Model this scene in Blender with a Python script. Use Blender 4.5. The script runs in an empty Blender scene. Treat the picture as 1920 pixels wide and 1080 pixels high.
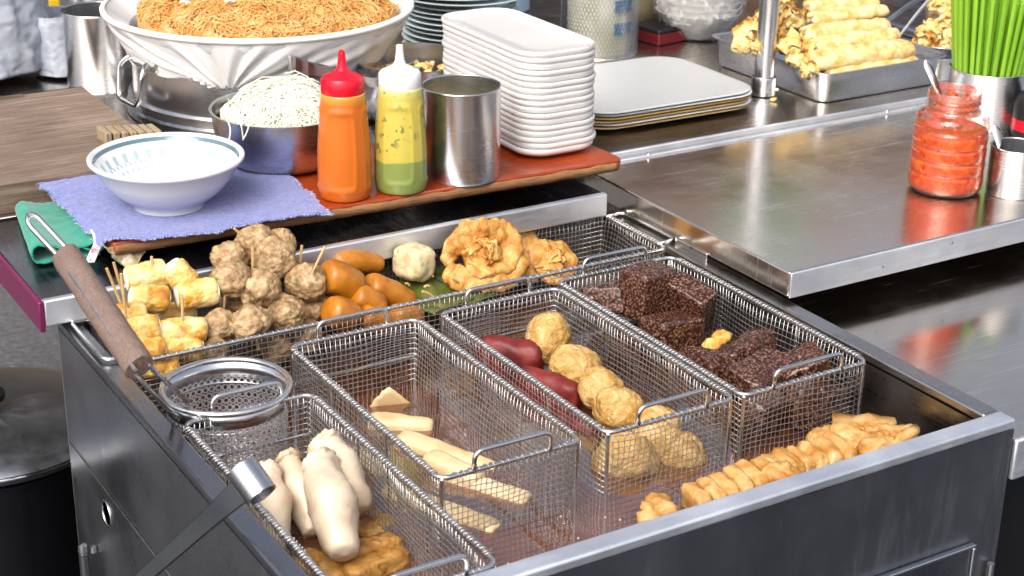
import bpy, bmesh, math, random
import numpy as np
from mathutils import Vector, Matrix, Quaternion, noise as mnoise
random.seed(7); rng = np.random.default_rng(7)
S = bpy.context.scene
C = S.collection
# ------------------------------------------------------------------ camera, light, exposure
CAM = np.array([-1.2950716, -1.0758433, 0.80]); FPX = 3120.947
YAW, PITCH, ROLL = map(math.radians, (31.5247656, 22.4427003, 0.93760676))
_f = np.array([math.sin(YAW)*math.cos(PITCH), math.cos(YAW)*math.cos(PITCH), -math.sin(PITCH)])
_r = np.array([math.cos(YAW), -math.sin(YAW), 0.0]); _u = np.cross(_r, _f)
RT = math.cos(ROLL)*_r + math.sin(ROLL)*_u; UP = -math.sin(ROLL)*_r + math.cos(ROLL)*_u; FW = _f
cd = bpy.data.cameras.new('camera'); cam = bpy.data.objects.new('camera', cd); C.objects.link(cam)
cd.sensor_width = 36; cd.lens = FPX/1920*36; cd.clip_start = .05; cd.clip_end = 200
cd.dof.use_dof = True; cd.dof.focus_distance = 2.0; cd.dof.aperture_fstop = 11
cam.matrix_world = Matrix([[RT[0], UP[0], -FW[0], CAM[0]], [RT[1], UP[1], -FW[1], CAM[1]], [RT[2], UP[2], -FW[2], CAM[2]], [0, 0, 0, 1]])
S.camera = cam
W = bpy.data.worlds.new('World'); S.world = W; W.use_nodes = True
SUN = Vector((-.58, -.42, .78)).normalized()
nt = W.node_tree; sky = nt.nodes.new('ShaderNodeTexSky'); sky.sky_type = 'NISHITA'; sky.sun_disc = False
sky.sun_elevation = math.asin(SUN.z); sky.sun_rotation = math.atan2(SUN.x, SUN.y); sky.air_density = .7; sky.dust_density = 4; sky.ozone_density = .6
hs_ = nt.nodes.new('ShaderNodeHueSaturation'); hs_.inputs['Saturation'].default_value = .55; nt.links.new(sky.outputs[0], hs_.inputs['Color']); nt.links.new(hs_.outputs[0], nt.nodes['Background'].inputs[0]); nt.nodes['Background'].inputs[1].default_value = .15
sl = bpy.data.lights.new('sun', 'SUN'); sl.energy = 1.3; sl.angle = math.radians(45); sl.color = (1, .96, .9)
so = bpy.data.objects.new('sun', sl); C.objects.link(so); so.rotation_mode = 'QUATERNION'; so.rotation_quaternion = SUN.to_track_quat('Z', 'Y'); so.location = (-3, -1, 5)
S.view_settings.view_transform = 'Standard'; S.view_settings.look = 'None'; S.view_settings.exposure = .92; S.view_settings.gamma = 1
S.cycles.use_denoising = True; S.cycles.max_bounces = 10; S.cycles.transparent_max_bounces = 24; S.cycles.caustics_reflective = False; S.cycles.caustics_refractive = False
S.cycles.sample_clamp_indirect = 6

def _ray(px, py): return RT*((px-960)/FPX) - UP*((py-540)/FPX) + FW
def at(px, py, z=0.0):            # point of the plane z seen at that place of the photo
    d = _ray(px, py); return Vector(CAM + d*((z-CAM[2])/d[2]))
def aty(px, py, y):
    d = _ray(px, py); return Vector(CAM + d*((y-CAM[1])/d[1]))
def atx(px, py, x):
    d = _ray(px, py); return Vector(CAM + d*((x-CAM[0])/d[0]))
def pxm(n, p): return n*float((np.array(p)-CAM) @ FW)/FPX    # photo pixels to metres at p

# ------------------------------------------------------------------ materials
def lin(h):
    c = [int(h[i:i+2], 16)/255 for i in (0, 2, 4)]
    return tuple((x/12.92 if x < .04045 else ((x+.055)/1.055)**2.4) for x in c)+(1,)
def mul(c, k): return tuple(min(1, x*k) for x in c[:3])+(1,)
class MB_:
    def __init__(s, name):
        s.m = bpy.data.materials.new(name); s.m.use_nodes = True; s.t = s.m.node_tree; s.n = s.t.nodes
        s.b = s.n['Principled BSDF']; s.tc = s.n.new('ShaderNodeTexCoord')
    def N(s, t, **k):
        n = s.n.new(t)
        for a, v in k.items(): setattr(n, a, v)
        return n
    def L(s, a, b): s.t.links.new(a, b)
    def noise(s, scale, detail=4, rough=.55, stretch=None, coord='Object', dist=0):
        n = s.N('ShaderNodeTexNoise'); n.inputs['Scale'].default_value = scale; n.inputs['Detail'].default_value = detail; n.inputs['Roughness'].default_value = rough; n.inputs['Distortion'].default_value = dist
        if stretch:
            mp = s.N('ShaderNodeMapping'); mp.inputs['Scale'].default_value = stretch; s.L(s.tc.outputs[coord], mp.inputs[0]); s.L(mp.outputs[0], n.inputs[0])
        else: s.L(s.tc.outputs[coord], n.inputs[0])
        return n.outputs[0]
    def vor(s, scale, feature='F1', stretch=None):
        n = s.N('ShaderNodeTexVoronoi', feature=feature); n.inputs['Scale'].default_value = scale
        if stretch:
            mp = s.N('ShaderNodeMapping'); mp.inputs['Scale'].default_value = stretch; s.L(s.tc.outputs['Object'], mp.inputs[0]); s.L(mp.outputs[0], n.inputs[0])
        else: s.L(s.tc.outputs['Object'], n.inputs[0])
        return n.outputs['Distance'] if feature != 'F1' else n.outputs[0]
    def ramp(s, fac, stops):
        r = s.N('ShaderNodeValToRGB'); e = r.color_ramp.elements
        while len(e) < len(stops): e.new(.5)
        for x, (p, c) in zip(e, stops): x.position = p; x.color = c if len(c) == 4 else tuple(c)+(1,)
        s.L(fac, r.inputs[0]); return r.outputs[0]
    def mix(s, fac, a, b, mode='MIX'):
        m = s.N('ShaderNodeMix', data_type='RGBA', blend_type=mode)
        for i, v in ((0, fac), (6, a), (7, b)):
            if hasattr(v, 'is_output'): s.L(v, m.inputs[i])
            else: m.inputs[i].default_value = (tuple(v)+(1,) if hasattr(v,'__len__') and len(v) == 3 else v)
        return m.outputs[2]
    def mr(s, v, a, b, c, d):
        n = s.N('ShaderNodeMapRange'); s.L(v, n.inputs[0])
        for i, x in enumerate((a, b, c, d)): n.inputs[i+1].default_value = x
        return n.outputs[0]
    def bump(s, h, strength, dist=.002, chain=None):
        b = s.N('ShaderNodeBump'); b.inputs['Strength'].default_value = strength; b.inputs['Distance'].default_value = dist; s.L(h, b.inputs['Height'])
        if chain: s.L(chain, b.inputs['Normal'])
        s.L(b.outputs[0], s.b.inputs['Normal']); return b.outputs[0]
    def set(s, **k):
        for a, v in k.items():
            i = s.b.inputs[{'col': 'Base Color', 'rough': 'Roughness', 'metal': 'Metallic', 'sss': 'Subsurface Weight', 'coat': 'Coat Weight', 'coatr': 'Coat Roughness', 'spec': 'Specular IOR Level', 'trans': 'Transmission Weight', 'ior': 'IOR', 'alpha': 'Alpha', 'sheen': 'Sheen Weight', 'aniso': 'Anisotropic'}[a]]
            if hasattr(v, 'is_output'): s.L(v, i)
            else: i.default_value = (tuple(v)+(1,) if hasattr(v,'__len__') and len(v) == 3 else v)
        if 'sss' in k: s.b.inputs['Subsurface Radius'].default_value = (1, .6, .35); s.b.inputs['Subsurface Scale'].default_value = .004
        return s
def plain(name, h, rough=.5, metal=0, var=.12, scale=30, bump=0, bscale=200, **k):
    m = MB_(name); c = lin(h); n = m.noise(scale)
    m.set(col=m.ramp(n, [(.3, mul(c, 1-var)), (.7, mul(c, 1+var))]), rough=rough, metal=metal, **k)
    if bump: m.bump(m.noise(bscale), bump)
    return m.m
def steel(name, v=.56, rough=.26, dirs=(1, 40, 40), tint=(1, 1, 1.02), smudge=.14, scr=.25, stain=None, dent=.10, scratch=0, amt=1):
    m = MB_(name); a = m.noise(14, 6, .6, dirs); b = m.noise(6, 5, .65); c2 = m.noise(60, 3)
    base = m.ramp(b, [(.25, tuple(v*t*.82 for t in tint)), (.75, tuple(min(1, v*t*1.1) for t in tint))])
    if stain: base = m.mix(m.mr(m.noise(3.5, 6, .7), .52, .72, 0, .75), base, stain)
    ad = m.N('ShaderNodeMath', operation='ADD'); m.L(m.mr(b, .3, .7, rough-smudge*.5, rough+smudge), ad.inputs[0]); m.L(m.mr(a, .3, .7, -.05*amt, .06*amt), ad.inputs[1])
    m.set(col=base, metal=1, rough=ad.outputs[0])
    if scratch:
        for i, (rz, st) in enumerate(((.25, (3, 110, 3)), (-.5, (4, 160, 4)), (.9, (3, 130, 3)))):
            mp = m.N('ShaderNodeMapping'); mp.inputs['Rotation'].default_value = (0, 0, rz); mp.inputs['Scale'].default_value = st; m.L(m.tc.outputs['Object'], mp.inputs[0])
            n_ = m.N('ShaderNodeTexNoise'); n_.inputs['Scale'].default_value = 1.6; n_.inputs['Detail'].default_value = 3; n_.inputs['Distortion'].default_value = .5; m.L(mp.outputs[0], n_.inputs[0])
            f_ = m.mr(n_.outputs[0], .635, .70, 0, scratch); base = m.mix(f_, base, (.9, .88, .85, 1)); a2 = m.N('ShaderNodeMath', operation='MULTIPLY_ADD'); m.L(f_, a2.inputs[0]); a2.inputs[1].default_value = .25; m.L(ad.outputs[0], a2.inputs[2]); ad = a2
        m.set(col=base, rough=ad.outputs[0])
    m.bump(a, scr*.25, .0006, m.bump(m.noise(9, 2), dent, .004)); return m.m
def food(name, stops, scale=40, rough=.45, bump=.5, bscale=120, bd=.0012, sss=.15, spots=None, spot_scale=60, spot_lo=.62, coat=0, stretch=None, detail=6, big=None, dist=0, rnd=0, rndc='000000'):
    m = MB_(name); n = m.noise(scale, detail, .6, stretch, dist=dist)
    col = m.ramp(n, [(p, lin(c)) for p, c in stops])
    if big:
        col = m.mix(m.mr(m.noise(big[1], 3, .6), big[2], big[3], 0, 1), col, lin(big[0]))
    if spots: col = m.mix(m.mr(m.noise(spot_scale, 2, .5), spot_lo, spot_lo+.05, 0, .9), col, lin(spots))
    if rnd:
        oi = m.N('ShaderNodeObjectInfo'); col = m.mix(m.mr(oi.outputs['Random'], 0, 1, 0, rnd), col, lin(rndc))
    m.set(col=col, rough=rough, sss=sss, coat=coat)
    m.bump(m.noise(bscale, 5, .65, stretch, dist=dist), bump, bd); return m.m
M = {}
M['steel'] = steel('brushed_steel'); M['steel_v'] = steel('vertical_brushed_steel', .6, .24, (40, 40, 1)); M['steel_turn'] = steel('turned_steel', .66, .25, (1, 1, 110), (1, 1, 1.02), .04, .03, None, .006, 0, .35)
M['steel_dark'] = steel('dark_steel', .30, .22, (30, 1, 1), (.94, .98, 1.06), .14, .2, None, .06)  # base colour darkened to stand in for dark reflections
M['steel_plate'] = steel('scratched_steel_top', .68, .17, (1.5, 60, 60), (1.10, 1, .88), .10, .16, None, .05, .28, .5)  # warm tint stands in for warm reflections on the steel
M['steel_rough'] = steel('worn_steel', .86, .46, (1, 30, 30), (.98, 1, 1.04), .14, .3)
M['steel_stain'] = steel('stained_steel', .50, .36, (30, 1, 30), (1, 1, 1), .16, .3, (.30, .17, .07))
def front_steel():
    m = MB_('smeared_dark_steel'); a = m.noise(14, 6, .6, (30, 1, 1)); b = m.noise(5, 5, .65); sm = m.noise(5, 6, .7, (9, 9, 1.1), dist=.8); mk = m.noise(2.3, 3, .5)
    f = m.N('ShaderNodeMath', operation='MULTIPLY'); m.L(m.mr(sm, .5, .72, 0, .5), f.inputs[0]); m.L(m.mr(mk, .46, .62, 0, 1), f.inputs[1])
    base = m.ramp(b, [(.3, (.31, .315, .33)), (.7, (.38, .39, .41))]); base = m.mix(f.outputs[0], base, (.5, .5, .5, 1))  # base also darkened for dark reflections; smears lie over it
    ad = m.N('ShaderNodeMath', operation='MULTIPLY_ADD'); m.L(f.outputs[0], ad.inputs[0]); ad.inputs[1].default_value = .22; m.L(m.mr(b, .3, .7, .22, .36), ad.inputs[2])
    m.set(col=base, metal=1, rough=ad.outputs[0]); m.bump(a, .04, .0006, m.bump(m.noise(4, 2), .12, .006)); return m.m
M['steel_front'] = front_steel(); M['steel_lid'] = steel('dull_lid_steel', .42, .34, (4, 4, 4), (.92, .98, 1.06), .2, .2)
M['lining'] = steel('stained_vat_lining', .26, .30, (30, 1, 30), (1, .95, .88), .16, .2, (.16, .085, .03))
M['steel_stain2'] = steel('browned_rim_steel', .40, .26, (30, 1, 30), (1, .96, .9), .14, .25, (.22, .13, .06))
M['steel_low'] = steel('polished_counter_top', .50, .13, (1.5, 60, 60), (1.14, 1, .84), .08, .12, None, .06, .35, .5)  # warm reflections of the surroundings put into the tint
M['steel_black'] = steel('shaded_arm_steel', .045, .32, (8, 8, 8), (.95, 1, 1.05), .1, .1)  # lever arm: its dark, turned-down face is put into the colour
M['wire'] = steel('basket_wire', .60, .32, (8, 8, 8), (1, .98, .95), .12, .1, (.42, .34, .25))
M['rod'] = steel('basket_rod', .66, .24, (8, 8, 8), (1, 1, 1), .1, .1)
M['chrome'] = steel('polished_steel', .70, .12, (3, 3, 3), (1, 1, 1), .08, .05)
def wood(name, a, b, c, stretch=(2, 30, 30), rough=.55, bump=.4, scale=6, coat=0):
    m = MB_(name); n = m.noise(scale, 8, .65, stretch, dist=.6); k = m.noise(scale*1.3, 4, .6)
    col = m.ramp(n, [(.28, lin(a)), (.5, lin(b)), (.72, lin(c))]); col = m.mix(m.mr(k, .35, .7, 0, .45), col, lin(a))
    m.set(col=col, rough=rough, coat=coat); m.bump(n, bump, .0015); return m.m
M['cutting'] = wood('worn_cutting_wood', '4e3d32', '7d6a59', 'a39180', (2.0, 34, 26), .7, .7)
M['redwood'] = wood('red_varnished_wood', '6a220a', 'a03c14', 'b8581e', (2, 40, 40), .32, .3, 7, .3)
M['redwood_edge'] = wood('chipped_wood_edge', '54301c', '9c7448', '8f3a16', (3, 40, 60), .75, .9, 9)
M['grip'] = wood('wet_wooden_grip', '59453c', '7a655a', '8f7c70', (60, 60, 5), .5, .6, 8)
M['bamboo'] = wood('bamboo_stick_wood', 'b98e50', 'd5b077', 'e6cc98', (60, 60, 4), .6, .1)
M['white'] = plain('white_melamine', 'e4e4e2', .18, var=.015, coat=.4)
M['plate_white'] = plain('white_stoneware', 'dddbd7', .22, var=.03, scale=12, coat=.4)
M['tray_grey'] = plain('pale_grey_melamine', 'b8b9b6', .28, var=.02); M['tray_gold'] = plain('gold_edged_melamine', 'c4a469', .35, var=.1)
M['tray_white'] = plain('white_tray_melamine', 'e6e8ea', .3, var=.02)
M['plate_grey'] = plain('grey_green_stoneware', 'c3cfd0', .25, var=.04, coat=.3)
M['lavender'] = plain('lavender_terry', '7178ae', .95, var=.26, scale=210, bump=1.0, bscale=420, sheen=.3)
M['lav_edge'] = plain('pale_towel_hem', 'b9bde6', .95, var=.1, scale=160, bump=.6, bscale=420)
M['teal'] = plain('teal_cloth', '0c8a70', .9, var=.12, scale=25, bump=.4, bscale=700, sheen=.3)
M['tag_white'] = plain('white_ribbon', 'e9e4ea', .6, var=.02); M['ink_red'] = plain('red_ink', 'd2435c', .6)
M['red_cap'] = plain('red_plastic_cap', 'd40c28', .3, var=.03, sss=.1); M['white_cap'] = plain('clear_white_plastic_cap', 'e6e8e2', .28, var=.03, sss=.3)
M['black'] = plain('black_plastic', '0c0c0e', .45); M['pot_black'] = plain('black_enamel', '0e0f12', .25, var=.2)
M['dark_red'] = plain('dark_red_plastic', '6e1418', .4); M['yellow'] = plain('yellow_card', 'e4b90c', .5); M['brown_ink'] = plain('brown_print', '6d3c0a', .5); M['blue_label'] = plain('blue_label', '2f7fb4', .5, var=.2, scale=90)
M['asphalt'] = MB_('asphalt_ground')
_m = M['asphalt']; _n = _m.noise(60, 8, .75); _m.set(col=_m.ramp(_n, [(.3, (.045, .045, .048)), (.55, (.11, .11, .115)), (.75, (.24, .24, .24))]), rough=.9); _m.bump(_n, .8, .006); M['asphalt'] = _m.m
def pink_side():
    m = MB_('pink_reflection_steel'); m.set(col=lin('8f2f60'), rough=.35, metal=.6); return m.m  # pink reflection on the shelf end, put into the base colour
M['pink'] = pink_side()

# foods
M['meatball'] = food('grey_meatball', [(.26, '553f28'), (.40, '8c6e4a'), (.54, 'b09068'), (.74, 'd2ba90')], 95, .42, 1.0, 150, .0025, .1, '5a7c34', 60, .665)
M['fishroll'] = food('toasted_fish_roll', [(.30, 'ecd9a6'), (.47, 'e6c67c'), (.57, 'd29a3c'), (.72, '9a5412')], 36, .42, .9, 85, .0018, .15, dist=.5)
M['rollend'] = food('pale_fish_paste', [(.3, 'f0e2bd'), (.7, 'f7efd8')], 60, .5, .4, 150, .001, .25)
M['orange'] = food('glossy_braised_sausage', [(.25, '8e4e0e'), (.5, 'b26e18'), (.75, 'c68830')], 34, .40, .35, 60, .0015, .12, '8a4c10', 22, .69, coat=.06)
M['kelp'] = food('wet_kelp', [(.25, '343e14'), (.5, '525a24'), (.75, '727638')], 25, .28, .35, 60, .001, 0, coat=.3)
M['paleball'] = food('pale_herb_ball', [(.25, 'a98f6a'), (.5, 'd0bd92'), (.75, 'e3d7b0')], 60, .5, .8, 120, .002, .15, '6f8f40', 70, .66)
M['skin'] = food('golden_fried_skin', [(.24, '7a3c0e'), (.38, 'b87428'), (.54, 'd6a054'), (.74, 'e8c88c')], 48, .4, 1.0, 110, .003, .12, dist=.5)
M['mushroom'] = food('king_oyster_flesh', [(.3, 'bda486'), (.5, 'd2bda2'), (.75, 'e2d2bc')], 22, .36, .45, 60, .002, .3, 'a08462', 45, .70, coat=.12)
M['cap_brown'] = food('mushroom_cap_skin', [(.3, '9d8468'), (.6, 'cdb79a'), (.8, 'e0d0b8')], 30, .5, .3, 80, .0012, .2)
M['tofu'] = food('fried_tofu_skin', [(.24, 'a1611c'), (.42, 'cf9640'), (.58, 'e2b866'), (.78, 'f0d596')], 36, .45, .9, 110, .002, .15, dist=.4)
M['tofu_pale'] = food('pale_fried_tofu', [(.24, '8a5418'), (.42, 'b6803c'), (.56, 'cba062'), (.78, 'dec296')], 38, .42, .8, 100, .002, .15, dist=.6)
M['tofu_dark'] = food('browned_fried_tofu', [(.24, '5e2f0a'), (.42, '9a6424'), (.6, 'c2924c'), (.8, 'dcb87a')], 40, .38, 1.0, 90, .003, .1, dist=.5)
M['radish'] = food('simmered_radish', [(.3, 'd2ac78'), (.5, 'e0c496'), (.75, 'ead4ae')], 16, .36, .15, 60, .001, .4)
M['redmeat'] = food('dark_red_pork_roll', [(.28, '3a0a08'), (.5, '6e1814'), (.75, '8e3026')], 26, .52, .6, 90, .0018, .1, coat=.03)
M['ball'] = food('tan_fish_ball', [(.26, '98702f'), (.43, 'bb904c'), (.57, 'cfa96c'), (.75, 'e2c592')], 26, .36, .9, 34, .008, .12, dist=1.8)
def blood():
    m = MB_('rice_blood_cake'); v = m.vor(285); n = m.noise(30, 4)
    col = m.ramp(v, [(.0, lin('ac8f7e')), (.3, lin('74503f')), (.62, lin('2e170f'))]); col = m.mix(m.mr(n, .35, .7, 0, .6), col, lin('42241a'))
    m.set(col=col, rough=.26, coat=.1, coatr=.15); m.bump(v, -1.0, .006); return m.m
M['blood'] = blood()
M['wrapper'] = food('fried_pastry_wrapper', [(.25, 'b0762a'), (.40, 'd8ae62'), (.54, 'e4ca90'), (.74, 'efe0ba')], 52, .5, .8, 110, .002, .2, '7d7a3a', 26, .72)
M['crisp'] = food('crisp_golden_pastry', [(.25, 'b87428'), (.40, 'dca654'), (.56, 'ecce88'), (.78, 'f4e4b8')], 45, .45, .6, 110, .002, .2)
M['noodle'] = food('brown_rice_noodle', [(.3, 'c08236'), (.5, 'dca860'), (.75, 'eec890')], 40, .45, 0, 50, .001, .1)
M['shred'] = food('white_radish_shreds', [(.3, 'dfdcba'), (.6, 'f1efdc'), (.8, 'f8f7ee')], 20, .45, 0, 50, .001, .3)
M['chop'] = food('lime_green_plastic', [(.3, '86b82a'), (.7, '9fca42')], 10, .32, 0, 50, .001, .15, rnd=.55, rndc='5f9a1a')
M['cloth'] = plain('white_cotton_liner', 'f6f3ee', .85, var=.03, scale=8, bump=.15, bscale=900)
M['sack'] = plain('white_plastic_sack', 'b2b7c1', .22, var=.12, scale=14, sss=.2)
def wrap():
    m = MB_('clear_plastic_film'); n = m.noise(40, 5, .7, dist=1.2); m.set(col=(.93, .93, .92, 1), rough=.12, alpha=m.mr(n, .48, .66, .05, .55)); m.bump(n, .8, .004); return m.m
M['film'] = wrap()
def glassy(name, col, rough, alpha):
    m = MB_(name); m.set(col=col, rough=rough, alpha=alpha, coat=.5); return m.m
M['oldfilm'] = glassy('yellowed_film', (.55, .46, .28, 1), .3, .5)
def sauce_bottle(name, a, b, level, spots=None, c=None):
    m = MB_(name); sp = m.N('ShaderNodeSeparateXYZ'); m.L(m.tc.outputs['Object'], sp.inputs[0])
    n = m.noise(30, 4); ad = m.N('ShaderNodeMath', operation='MULTIPLY_ADD'); m.L(n, ad.inputs[0]); ad.inputs[1].default_value = .012; m.L(sp.outputs[2], ad.inputs[2])
    col = m.ramp(m.mr(ad.outputs[0], level-.0012, level+.0012, 0, 1), [(0, lin(a)), (1, lin(b))])
    if c: col = m.mix(m.mr(sp.outputs[2], .128, .139, 0, 1), col, lin(c))
    if spots:
        g = m.N('ShaderNodeMath', operation='MULTIPLY'); m.L(m.mr(m.noise(105, 2, .5), .56, .62, 0, .8), g.inputs[0]); m.L(m.mr(m.noise(22, 2), .42, .55, 0, 1), g.inputs[1])
        g2 = m.N('ShaderNodeMath', operation='MULTIPLY'); m.L(g.outputs[0], g2.inputs[0]); m.L(m.mr(sp.outputs[2], level, level+.008, 0, 1), g2.inputs[1])
        col = m.mix(g2.outputs[0], col, lin(spots))
    m.set(col=col, rough=.3, sss=.25, coat=.2, coatr=.2); return m.m
M['sauce_orange'] = sauce_bottle('orange_sauce_in_bottle', 'c25f16', 'c8681c', .02, None, 'd2943c')
M['sauce_green'] = sauce_bottle('yellow_green_sauce_in_bottle', '84924c', 'c4b350', .052, '46603e', 'cfc87c')
def chili():
    m = MB_('chili_paste'); n = m.noise(70, 6, .7); sp = m.N('ShaderNodeSeparateXYZ'); m.L(m.tc.outputs['Object'], sp.inputs[0])
    col = m.ramp(n, [(.28, lin('b02a06')), (.48, lin('d44a10')), (.64, lin('e46a20')), (.8, lin('ee9440'))])
    col = m.mix(m.mr(m.noise(130, 2), .64, .68, 0, .8), col, lin('8a1c06')); m.set(col=col, rough=.35, coat=.1, coatr=.08); m.bump(n, .4, .001); return m.m
M['chili'] = chili()
def jar_glass():
    m = MB_('smeared_clear_jar'); n = m.noise(60, 5, .7); sp = m.N('ShaderNodeSeparateXYZ'); m.L(m.tc.outputs['Object'], sp.inputs[0])
    up_ = m.mr(sp.outputs[2], .082, .094, .0, 1); f = m.N('ShaderNodeMath', operation='MULTIPLY'); m.L(m.mr(n, .45, .62, .08, .85), f.inputs[0]); m.L(up_, f.inputs[1])
    a = m.N('ShaderNodeMath', operation='ADD'); m.L(f.outputs[0], a.inputs[0]); a.inputs[1].default_value = .06
    m.set(col=m.ramp(n, [(.42, lin('d87a3a')), (.6, lin('b8340c'))]), rough=.06, coat=1, coatr=.03, alpha=a.outputs[0], spec=1)
    g = m.N('ShaderNodeBsdfGlossy'); g.inputs['Roughness'].default_value = .05; fr = m.N('ShaderNodeLayerWeight'); fr.inputs[0].default_value = .25; x = m.N('ShaderNodeMixShader'); m.L(m.mr(fr.outputs['Facing'], 0, 1, .02, .38), x.inputs[0]); m.L(m.b.outputs[0], x.inputs[1]); m.L(g.outputs[0], x.inputs[2]); m.L(x.outputs[0], m.n['Material Output'].inputs['Surface']); return m.m
M['jar'] = jar_glass()
M['clear'] = glassy('clear_plastic', (.8, .82, .86, 1), .1, .45)
def broth():
    m = MB_('brown_broth'); n = m.noise(22, 3); nn = m.n; t = nn.new('ShaderNodeBsdfTransparent'); t.inputs[0].default_value = (.62, .40, .26, 1)
    d = nn.new('ShaderNodeBsdfPrincipled'); d.inputs['Base Color'].default_value = lin('8a5233'); d.inputs['Roughness'].default_value = .12
    b = nn.new('ShaderNodeBump'); b.inputs['Strength'].default_value = .15; b.inputs['Distance'].default_value = .003; m.L(n, b.inputs['Height']); m.L(b.outputs[0], d.inputs['Normal'])
    x = nn.new('ShaderNodeMixShader'); fr = nn.new('ShaderNodeLayerWeight'); fr.inputs[0].default_value = .35; m.L(b.outputs[0], fr.inputs['Normal'])
    g = nn.new('ShaderNodeBsdfGlossy'); g.inputs['Roughness'].default_value = .06; m.L(b.outputs[0], g.inputs['Normal'])
    m.L(m.mr(m.noise(7, 6, .65, dist=1.2), .35, .68, .30, .52), x.inputs[0]); m.L(t.outputs[0], x.inputs[1]); m.L(d.outputs[0], x.inputs[2])
    y = nn.new('ShaderNodeMixShader'); m.L(m.mr(fr.outputs['Facing'], .15, 1, .05, .75), y.inputs[0]); m.L(x.outputs[0], y.inputs[1]); m.L(g.outputs[0], y.inputs[2])
    m.L(y.outputs[0], nn['Material Output'].inputs['Surface']); return m.m
M['broth'] = broth()
def bowl_pattern():
    m = MB_('glazed_bowl_with_blue_print'); sp = m.N('ShaderNodeSeparateXYZ'); m.L(m.tc.outputs['Object'], sp.inputs[0])
    at_ = m.N('ShaderNodeMath', operation='ARCTAN2'); m.L(sp.outputs[1], at_.inputs[0]); m.L(sp.outputs[0], at_.inputs[1])
    def sine(k, ph=0):
        a = m.N('ShaderNodeMath', operation='MULTIPLY_ADD'); m.L(at_.outputs[0], a.inputs[0]); a.inputs[1].default_value = k; a.inputs[2].default_value = ph
        s_ = m.N('ShaderNodeMath', operation='SINE'); m.L(a.outputs[0], s_.inputs[0]); return s_.outputs[0]
    rad = m.N('ShaderNodeMath', operation='POWER'); 
    x2 = m.N('ShaderNodeVectorMath', operation='LENGTH'); cx = m.N('ShaderNodeCombineXYZ'); m.L(sp.outputs[0], cx.inputs[0]); m.L(sp.outputs[1], cx.inputs[1]); m.L(cx.outputs[0], x2.inputs[0]); R_ = x2.outputs['Value']
    def band(v, c, w):
        d = m.N('ShaderNodeMath', operation='SUBTRACT'); m.L(v, d.inputs[0]); d.inputs[1].default_value = c
        e = m.N('ShaderNodeMath', operation='ABSOLUTE'); m.L(d.outputs[0], e.inputs[0]); return m.mr(e.outputs[0], w*.7, w, 1, 0)
    def mulv(a, b, k=1):
        q = m.N('ShaderNodeMath', operation='MULTIPLY'); m.L(a, q.inputs[0]); m.L(b, q.inputs[1]); w = m.N('ShaderNodeMath', operation='MULTIPLY'); m.L(q.outputs[0], w.inputs[0]); w.inputs[1].default_value = k; return w.outputs[0]
    top = m.mr(sp.outputs[2], .020, .024, 0, 1)
    # inner surface only: normal pointing to the axis
    g = m.N('ShaderNodeNewGeometry'); dt = m.N('ShaderNodeVectorMath', operation='DOT_PRODUCT'); m.L(g.outputs['Normal'], dt.inputs[0]); m.L(cx.outputs[0], dt.inputs[1]); inner = m.mr(dt.outputs['Value'], -.002, .002, 1, 0)
    col = lin('dededc')
    c1 = m.mix(mulv(band(R_, .0905, .0016), inner, .9), col, lin('2f5a68'))
    c2 = m.mix(mulv(mulv(band(R_, .081, .0045), m.mr(sine(30), .1, .6, 0, 1)), inner, .6), c1, lin('4a9088'))
    c3 = m.mix(mulv(mulv(band(R_, .0755, .0022), m.mr(sine(60, 1), .0, .5, 0, 1)), inner, .7), c2, lin('7c8fc4'))
    c4 = m.mix(mulv(mulv(band(R_, .068, .0022), m.mr(sine(46, 1), .2, .6, 0, 1)), inner, .75), c3, lin('8a96ba'))
    m.set(col=c4, rough=.14, coat=.5); return m.m
M['bowl'] = bowl_pattern()
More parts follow.
